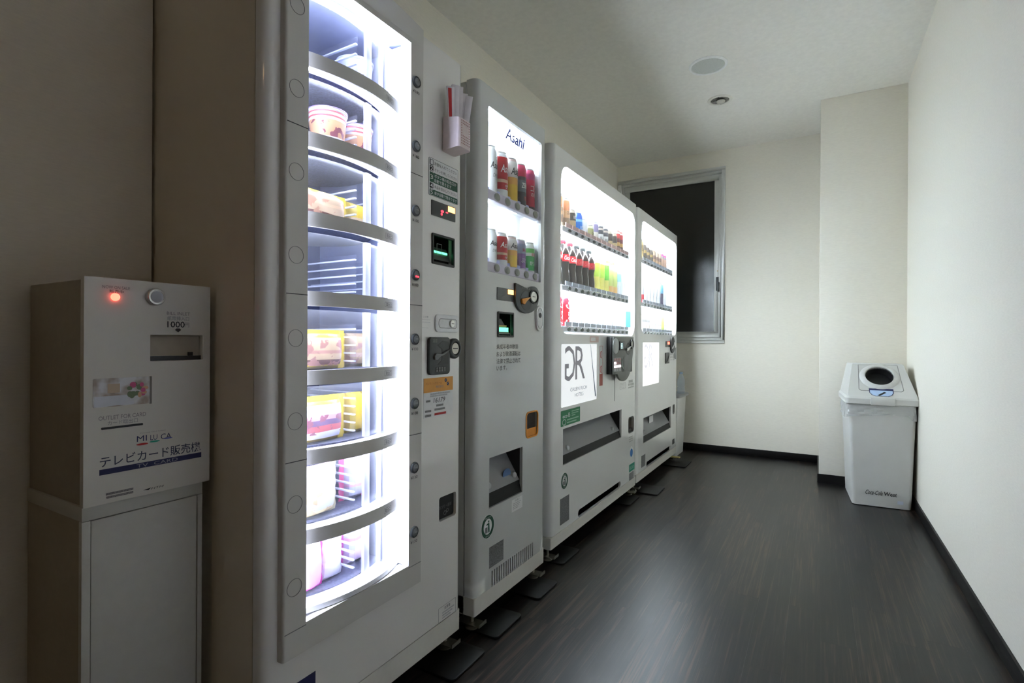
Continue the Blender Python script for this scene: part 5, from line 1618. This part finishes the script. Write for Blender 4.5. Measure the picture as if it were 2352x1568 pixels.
# ================================================================== TV card machine on its stand
XT = -1.140
KS = XT / -0.965
ty0, ty1 = q4(XT, 192, 632, 1165, 482, 660, 1105)[:2]
tz0, tz1 = q4(XT, 192, 632, 1165, 482, 660, 1105)[2:]
tv = thing('card_vending_machine', 'cream TV card vending machine with red lamp and navy stripe', 'card machine', ((XT + XP) / 2, (ty0 + ty1) / 2, tz0))
R_in = q4(XT, 346, 770, 829, 466, 769, 826)
part('housing', MB().box(XP + .006, XT - .014, ty0 + .004, ty1 - .006, tz0, tz1 - .004), mat('shaded_housing_steel', (.36, .31, .24), .5), tv, bevel=.003)  # housing browner than the front panel: its shade is put into the colour
fb = sheet([(*R_in, 0)], ty0, ty1, tz0, tz1, lambda a, b, t: (XT - t, a, b), .0135)
fo = [(ty0, tz0), (ty1, tz0), (ty1, tz1), (ty0, tz1)]
fb.add([(XT, *p) for p in fo] + [(XT - .0135, *p) for p in fo], [(k, (k + 1) % 4, 4 + (k + 1) % 4, 4 + k) for k in range(4)])
fp2 = part('front_panel', fb, CREAM_P, tv, bevel=.0015)
part('bill_inlet', cup(R_in, 0, XT, -.012, -.05, .001), mat('inlet_cream', (.60, .58, .52), .5), tv)
hR = R_in[3] - R_in[2]
part('inlet_slope', MB().prism([(XT - .013, R_in[2] + hR * .18), (XT - .045, R_in[2] + hR * .62), (XT - .045, R_in[2] + hR * .16)], R_in[0] + .001, R_in[1] - .001, lambda a, b, t: (a, t, b)), CREAM_P, tv)
part('inlet_slot', MB().box(XT - .045, XT - .006, R_in[0] + .001, R_in[1] - .001, R_in[2] + .0005, R_in[2] + hR * .18), BLACK, tv)
part('slot_tab', MB().box(XT - .03, XT - .012, R_in[0] + (R_in[1] - R_in[0]) * .76, R_in[0] + (R_in[1] - R_in[0]) * .86, R_in[2] + hR * .18, R_in[2] + hR * .32), BLACK, tv)
c = onx(264, 682, XT)
part('sale_lamp', MB().lathe([(.0072, 0), (.0068, .004), (.0045, .007), (.001, .008)], (XT, c.y, c.z), 18, 'x'), emit('sale_lamp_red', (1.0, .10, .06), 2.4), tv)
c = onx(355, 682, XT)
lk = part('lock', MB().lathe([(.0165, 0), (.0165, .008), (.0150, .010), (.0125, .0105), (.0120, .0095), (.001, .0095)], (XT, c.y, c.z), 28, 'x'), CHROME, tv)
part('keyhole', MB().box(XT + .0095, XT + .0101, c.y - .0012, c.y + .0012, c.z - .0045, c.z + .0045), BLACK, lk)
part('lock_face', MB().lathe([(.0115, .0096), (.0112, .0105), (.001, .0106)], (XT, c.y, c.z), 24, 'x'), mat('lock_blue_grey', (.42, .43, .48), .4), lk)


def tvtext(body, xl, tl, bl_, xr, tr, br, m_, **k):
    return text(tv, body, XT, .0006, q4(XT, xl, tl, bl_, xr, tr, br), m_, **k)


FAD = mat('faded_ink', (.22, .20, .20), .6)
tvtext('NOW ON SALE', 235, 654, 662, 298, 659, 666, FAD)
tvtext('販売中', 251, 664, 672, 284, 667, 674, INK)
tvtext('BILL INLET', 383, 716, 723, 436, 717, 724, FAD)
tvtext('紙幣挿入口', 384, 726, 736, 434, 727, 736, INKGREY)
tvtext('1000', 384, 738, 752, 424, 738, 752, INK, bold=.01)
tvtext('円', 424, 741, 751, 434, 741, 751, FAD)
R = q4(XT, 402, 754, 763, 416, 754, 763)
part('arrow_mark', MB().prism([(R[0], R[3] - .003), ((R[0] + R[1]) / 2, R[2]), (R[1], R[3] - .003), (R[1] - .003, R[3]), (R[0] + .003, R[3])], XT, XT + .0005, fx), INK, tv, smooth=False)
# sample card behind a clear cover
R = q4(XT, 213, 870, 937, 344, 864, 926)


def photo_card():
    mt, N, L, b = nodes_of('card_picture')
    b.inputs['Roughness'].default_value = .25
    tc = N.new('ShaderNodeTexCoord'); nz = N.new('ShaderNodeTexNoise')
    nz.inputs['Scale'].default_value = 38; nz.inputs['Detail'].default_value = 2
    L.new(tc.outputs['Object'], nz.inputs['Vector'])
    rp = N.new('ShaderNodeValToRGB')
    e = rp.color_ramp.elements
    e[0].position, e[0].color = .36, (.42, .34, .28, 1)
    e[1].position, e[1].color = .60, (.74, .74, .76, 1)
    L.new(nz.outputs['Fac'], rp.inputs[0]); L.new(rp.outputs[0], b.inputs['Base Color'])
    return mt


sc_ = part('sample_card', pad(rect(R, 0, .003), XT, 0, .001), photo_card(), tv, smooth=False)
part('card_table', pad(rect(sub(R, .02, .70, .62, .97)), XT, .001, .0014), mat('pale_cloth', (.66, .68, .74), .5), sc_, smooth=False)
part('card_window', pad(rect(sub(R, .24, .45, .20, .52)), XT, .001, .0014), mat('tan_print', (.55, .42, .30), .5), sc_, smooth=False)
random.seed(5)
for k in range(14):
    cy_k = R[0] + (R[1] - R[0]) * (.62 + .30 * random.random())
    cz_k = R[2] + (R[3] - R[2]) * (.30 + .45 * random.random())
    part('flower_print', pad(ell(cy_k, cz_k, .0035 + .003 * random.random(), .003 + .003 * random.random(), 10), XT, .0014, .0017 + k * .00003),
         [mat('leaf_print', (.16, .22, .12)), mat('rose_print', (.62, .10, .24)), mat('peach_print', (.65, .36, .22)), mat('leaf_print', (.16, .22, .12))][k % 4], sc_, smooth=False)
part('cover_edge', MB().box(XT, XT + .0018, R[1] - .0002, R[1] + .003, R[2] - .001, R[3]), mat('cover_grey', (.20, .18, .16)), sc_, smooth=False)
tvtext('OUTLET FOR CARD', 226, 957, 966, 335, 945, 955, FAD)
tvtext('カード取出口', 247, 967, 977, 316, 959, 969, INKGREY)
R = q4(XT, 232, 981, 986, 328, 972, 977)
part('card_slot', pad(rect(R, 0, .0015), XT, -.0, .001), BLACK, tv, smooth=False)
tvtext('Personal Card System', 322, 992, 995, 380, 987, 990, FAD)
tvtext('MI', 314, 1001, 1014, 337, 999, 1012, NAVY)
tvtext('LU', 345, 999, 1011, 361, 997, 1009, NAVY)
tvtext('CA', 369, 996, 1008, 393, 993, 1006, NAVY)
for nm, a, b_, c_, d_, m_ in (('red_swash', 313, 340, 1017, 1022, RED), ('green_swash', 343, 367, 1011, 1015, TEALST), ('blue_swash', 374, 396, 1004, 1007, mat('violet_ink', (.10, .12, .45)))):
    Rk = q4(XT, a, c_ + 1, d_ + 1, b_, c_ - 1, d_ - 1)
    part(nm, pad(ell((Rk[0] + Rk[1]) / 2, (Rk[2] + Rk[3]) / 2, (Rk[1] - Rk[0]) / 2, (Rk[3] - Rk[2]) / 2, 18), XT, 0, .0006), m_, tv, smooth=False)
tvtext('テレビカード販売機', 229, 1046, 1071, 460, 1016, 1038, mat('slate_navy', (.03, .035, .07)), bold=.008)
R = q4(XT, 228, 1078, 1091, 462, 1039, 1050)
ns = part('navy_stripe', pad(rect(R), XT, 0, .0006), NAVY, tv, smooth=False)
text(ns, 'TV  CARD', XT, .0009, sub(R, .33, .74, .18, .84), mat('stripe_ink', (.30, .30, .36)))
for a, b_, c_, d_ in ((243, 1131, 306, 1121), (244, 1139, 306, 1128)):
    part('fine_print', pad(rect(q4(XT, a, b_, b_ + 5, c_, d_, d_ + 5)), XT, 0, .0005), mat('smudged_ink', (.24, .22, .22), .6, vary=.5, scale=700), tv, smooth=False)
R = q4(XT, 329, 1123, 1127, 376, 1113, 1118)
part('maker_mark', MB().prism([(R[0], (R[2] + R[3]) / 2), (R[0] + .009, R[2]), (R[0] + .014, R[3])], XT, XT + .0006, fx), INK, tv, smooth=False)
text(tv, 'HTM', XT, .0006, sub(R, .36, 1, 0, 1), INK, shear=.3)

sy0, sy1 = q4(XT - .006, 187, 1175, 1500, 464, 1112, 1500)[:2]
sd = thing('machine_stand', 'pale grey metal pedestal stand under the TV card machine', 'stand', ((XT + XP) / 2, (sy0 + sy1) / 2, 0))
SX = XT - .006
GRS = mat('stand_grey', (.56, .55, .50), .45, vary=.02)
part('carcass', MB().box(XP + .006, SX - .012, sy0 + .002, sy1 - .002, 0.02, tz0 - .026), mat('shaded_stand_side', (.38, .33, .25), .5), sd)  # sides darker than the grey front, with their shade painted in
part('top_rail', MB().box(XP + .006, SX, sy0, sy1, tz0 - .026, tz0 - .0005), GRS, sd, bevel=.001)
part('stile', MB().box(SX - .012, SX, sy0, sy0 + .0135, 0.02, tz0 - .0268), GRS, sd, bevel=.0008)
part('stile', MB().box(SX - .012, SX, sy1 - .0095, sy1, 0.02, tz0 - .0268), GRS, sd, bevel=.0008)
part('door_panel', MB().box(SX - .012, SX - .0015, sy0 + .015, sy1 - .011, 0.022, tz0 - .028), GRS, sd, bevel=.001)
part('plinth', MB().box(XP + .03, SX - .02, sy0 + .01, sy1 - .01, 0, .02), BLACK, sd)

# ================================================================== litter bin in the corner
BIN0 = Vector((0.313, 3.985, 0))
bin_ = thing('litter_bin', 'grey plastic litter bin with round hole lid in the corner', 'bin', BIN0, rotz=math.radians(3))


def loft(secs, c, n=5, cap=True):
    """rounded-rectangle sections [(x0, x1, y0, y1, r, z)] joined upward"""
    mb = MB()
    rows = []
    for (x0, x1, y0, y1, r, z) in secs:
        rows.append([(c.x + a, c.y + b, c.z + z) for a, b in rrect(x0, x1, y0, y1, r, n)])
    k = len(rows[0])
    vs = [p for r in rows for p in r]
    fs = []
    for i in range(len(rows) - 1):
        for j in range(k):
            j2 = (j + 1) % k
            fs.append((i * k + j, i * k + j2, (i + 1) * k + j2, (i + 1) * k + j))
    if cap:
        fs.append(tuple(range(k - 1, -1, -1)))
        fs.append(tuple((len(rows) - 1) * k + j for j in range(k)))
    return mb.add(vs, fs)


part('body', loft([(-.132, .142, -.205, .185, .018, 0), (-.140, .150, -.214, .190, .020, .004), (-.164, .170, -.232, .200, .022, .628)], BIN0), BINGREY, bin_)
lid = part('lid_rim', loft([(-.176, .180, -.246, .212, .022, .606), (-.180, .183, -.250, .214, .022, .610), (-.180, .183, -.250, .214, .022, .640), (-.172, .176, -.242, .208, .020, .652)], BIN0), BINGREY, bin_)
# slanted hood with a real round hole in its sloping front
hb_ = [(-.170, -.240, .650), (.174, -.240, .650), (.174, .206, .650), (-.170, .206, .650)]
ht_ = [(-.128, -.052, .840), (.132, -.052, .840), (.140, .180, .838), (-.136, .180, .838)]
P = [BIN0 + Vector(p) for p in hb_ + ht_]
hd_ = MB()
hd_.add([P[1], P[2], P[6], P[5]], [(0, 1, 2, 3)])
hd_.add([P[2], P[3], P[7], P[6]], [(0, 1, 2, 3)])
hd_.add([P[3], P[0], P[4], P[7]], [(0, 1, 2, 3)])
hd_.add([P[4], P[5], P[6], P[7]], [(0, 1, 2, 3)])
ax_u = (P[1] - P[0]).normalized()
mid_b, mid_t = (P[0] + P[1]) / 2, (P[4] + P[5]) / 2
ax_v = (mid_t - mid_b).normalized()
nrm = ax_u.cross(ax_v).normalized()
hc = mid_b + (mid_t - mid_b) * .60
RH = .071
n = 40
circ = [hc + ax_u * (RH * math.cos(2 * math.pi * k / n)) + ax_v * (RH * math.sin(2 * math.pi * k / n)) for k in range(n)]
edge = []
for k in range(n):
    d = (math.cos(2 * math.pi * k / n), math.sin(2 * math.pi * k / n))
    best = 9
    quad = [P[0], P[1], P[5], P[4]]
    q2 = [((p - hc).dot(ax_u), (p - hc).dot(ax_v)) for p in quad]
    for i in range(4):
        (x1, y1), (x2, y2) = q2[i], q2[(i + 1) % 4]
        den = d[0] * (y2 - y1) - d[1] * (x2 - x1)
        if abs(den) < 1e-9:
            continue
        t = (x1 * (y2 - y1) - y1 * (x2 - x1)) / den
        s = (x1 * d[1] - y1 * d[0]) / den
        if t > 0 and -1e-6 <= s <= 1 + 1e-6:
            best = min(best, t)
    edge.append(hc + ax_u * (d[0] * best) + ax_v * (d[1] * best))
hd_.add(circ + edge, [(k, (k + 1) % n, n + (k + 1) % n, n + k) for k in range(n)])
quadc = [P[0], P[1], P[5], P[4]]
for p in quadc:
    ks = sorted(range(n), key=lambda k: (edge[k] - p).length)[:2]
    hd_.add([p, edge[ks[0]], edge[ks[1]]], [(0, 1, 2)])
hood = part('hood', hd_, BINGREY, bin_, bevel=.006, segs=3)
col_ = MB()
prof_ = [(RH + .030, 0), (RH + .024, .006), (RH + .010, .014), (RH + .003, .014), (RH, .010), (RH, -.004)]
rows = []
for r_, h_ in prof_:
    rows += [hc + ax_u * (r_ * math.cos(2 * math.pi * k / n)) + ax_v * (r_ * math.sin(2 * math.pi * k / n)) + nrm * h_ for k in range(n)]
col_.add(rows, [(i * n + k, i * n + (k + 1) % n, (i + 1) * n + (k + 1) % n, (i + 1) * n + k) for i in range(len(prof_) - 1) for k in range(n)])
part('hole_collar', col_, mat('collar_grey', (.56, .56, .54), .4), hood)
part('hole_shade_wall', MB().add([hc + ax_u * (RH * math.cos(2 * math.pi * k / n)) + ax_v * (RH * math.sin(2 * math.pi * k / n)) + nrm * h_ for h_ in (.006, -.05) for k in range(n)], [(k, (k + 1) % n, n + (k + 1) % n, n + k) for k in range(n)]), BLACK, hood)  # black wall and end disc stand in for the darkness inside the bin
part('hole_shade_disc', MB().add([hc + ax_u * ((RH + .004) * math.cos(2 * math.pi * k / n)) + ax_v * ((RH + .004) * math.sin(2 * math.pi * k / n)) - nrm * .05 for k in range(n)], [tuple(range(n))]), BLACK, hood, smooth=False)


def on_hood(u, v, h):
    return mid_b + ax_u * u + ax_v * v + nrm * h


pnl = [on_hood(u, v, .0012) for u, v in ((-.108, .060), (-.098, .050), (.098, .050), (.108, .060), (.098, .255), (-.098, .255))]
pn2 = [on_hood(u, v, .0004) for u, v in ((-.111, .059), (-.100, .047), (.100, .047), (.111, .059), (.101, .258), (-.101, .258))]
gr_ = MB().add(pn2 + pnl, [(i, (i + 1) % 6, 6 + (i + 1) % 6, 6 + i) for i in range(6)])
part('panel_groove', gr_, MIDGREY, hood, smooth=False)
sl = [(-.056, .052), (-.056, .034), (-.046, .018), (-.030, .010), (.030, .010), (.046, .018), (.056, .034), (.056, .052)]
stk = part('can_sticker', MB().add([on_hood(u, v, .0020) for u, v in sl], [tuple(range(8))]), mat('pale_blue_sticker', (.42, .56, .78), .4), hood, smooth=False)
part('sticker_edge', MB().add([on_hood(u * 1.07, (v - .03) * 1.10 + .03, .0014) for u, v in sl], [tuple(range(8))]), NAVY, stk, smooth=False)
part('sticker_bar', MB().add([on_hood(u, v, .0024) for u, v in ((-.060, .052), (.060, .052), (.060, .066), (-.060, .066))], [(0, 1, 2, 3)]), NAVY, stk, smooth=False)
part('can_picture', MB().add([on_hood(u, v, .0026) for u, v in ((-.022, .014), (-.010, .010), (.024, .036), (.014, .042))], [(0, 1, 2, 3)]), INK, stk, smooth=False)
part('latch_tab', MB().box(BIN0.x - .055, BIN0.x + .062, BIN0.y - .262, BIN0.y - .248, .605, .650), BINGREY, bin_, bevel=.004)


def bin_front(z):
    f = z / .628
    return BIN0.y - .214 - .018 * f - .0006


def bintext(body, x0, x1, z0, z1, m_, **k):
    vs, fs, _ = glyphs(body, k.get('shear', 0), k.get('bold', 0))
    mb = MB()
    mb.add([(BIN0.x + x0 + u * (x1 - x0), bin_front(z0 + v * (z1 - z0)) - .0006, z0 + v * (z1 - z0)) for u, v in vs], fs)
    return part('lettering', mb, m_, bin_, smooth=False)


bintext('Coca-Cola', -.074, .010, .071, .098, INK, shear=.45, bold=.012)
bintext('West', .017, .080, .072, .095, INK, shear=.12, bold=.02)
part('white_sticker', MB().add([(BIN0.x + x, bin_front(z) - .0006, z) for x, z in ((.082, .030), (.110, .030), (.110, .050), (.082, .050))], [(0, 1, 2, 3)]), mat('pale_lilac_sticker', (.58, .62, .72)), bin_, smooth=False)
# clear bag folded over the rim
random.seed(21)
base = rrect(-.168, .174, -.236, .204, .024, 10)
per = []
for i in range(len(base)):
    a, b2 = base[i], base[(i + 1) % len(base)]
    m_ = max(1, int(math.hypot(b2[0] - a[0], b2[1] - a[1]) / .012))
    for k in range(m_):
        per.append((a[0] + (b2[0] - a[0]) * k / m_, a[1] + (b2[1] - a[1]) * k / m_))
bg = MB()
m_ = len(per)
lv_ = 7
for j in range(lv_):
    for i, (a, b2) in enumerate(per):
        l = math.hypot(a, b2)
        s = j / (lv_ - 1)
        wob = .004 + .010 * abs(math.sin(i * .37 + j * 1.1) * math.sin(i * .113 + 2)) * (.4 + s) + .006 * s * random.random()
        zz = .612 - .075 * s - .014 * s * math.sin(i * .11 + 1.0)
        bg.v.append((BIN0.x + a + a / l * wob, BIN0.y + b2 + b2 / l * wob, zz))
for j in range(lv_ - 1):
    for i in range(m_):
        bg.f.append((j * m_ + i, j * m_ + (i + 1) % m_, (j + 1) * m_ + (i + 1) % m_, (j + 1) * m_ + i))
bag = solo('bin_liner', bg, BAGMAT, 'crumpled clear plastic bag folded over the rim of the grey bin', 'bag')

# ================================================================== recycling bin half hidden past the last machine
RB = Vector((-1.20, 4.66, 0))
rbn = thing('recycling_bin', 'white recycling bin half hidden between the last machine and the window wall', 'bin', RB)
part('body', loft([(-.17, .17, -.16, .16, .03, 0), (-.19, .19, -.18, .18, .03, .50)], RB), mat('bin_white', (.70, .70, .68), .4), rbn)
part('lid', loft([(-.21, .212, -.19, .19, .03, .50), (-.215, .217, -.195, .195, .03, .515), (-.20, .20, -.18, .18, .03, .525)], RB), clear('milky_lid', (.85, .88, .90), .15, .1, haze=.5), rbn)
bb = thing('water_bottle', 'clear empty plastic bottle left on the recycling bin past the last machine', 'bottle', (RB.x + .185, RB.y - .02, .5255))
o_ = ORG[bb.name]
part('body', MB().lathe([(.028, 0), (.032, .006), (.032, .05), (.028, .06), (.032, .07), (.032, .115), (.020, .150), (.012, .162), (.012, .170)], o_, 18), clear('bottle_plastic', (.84, .90, .97), .2, .08, haze=.22), bb)
part('cap', MB().lathe([(.0145, .170), (.0145, .184), (.012, .186)], o_, 16), mat('cap_white_blue', (.45, .60, .78), .4), bb)
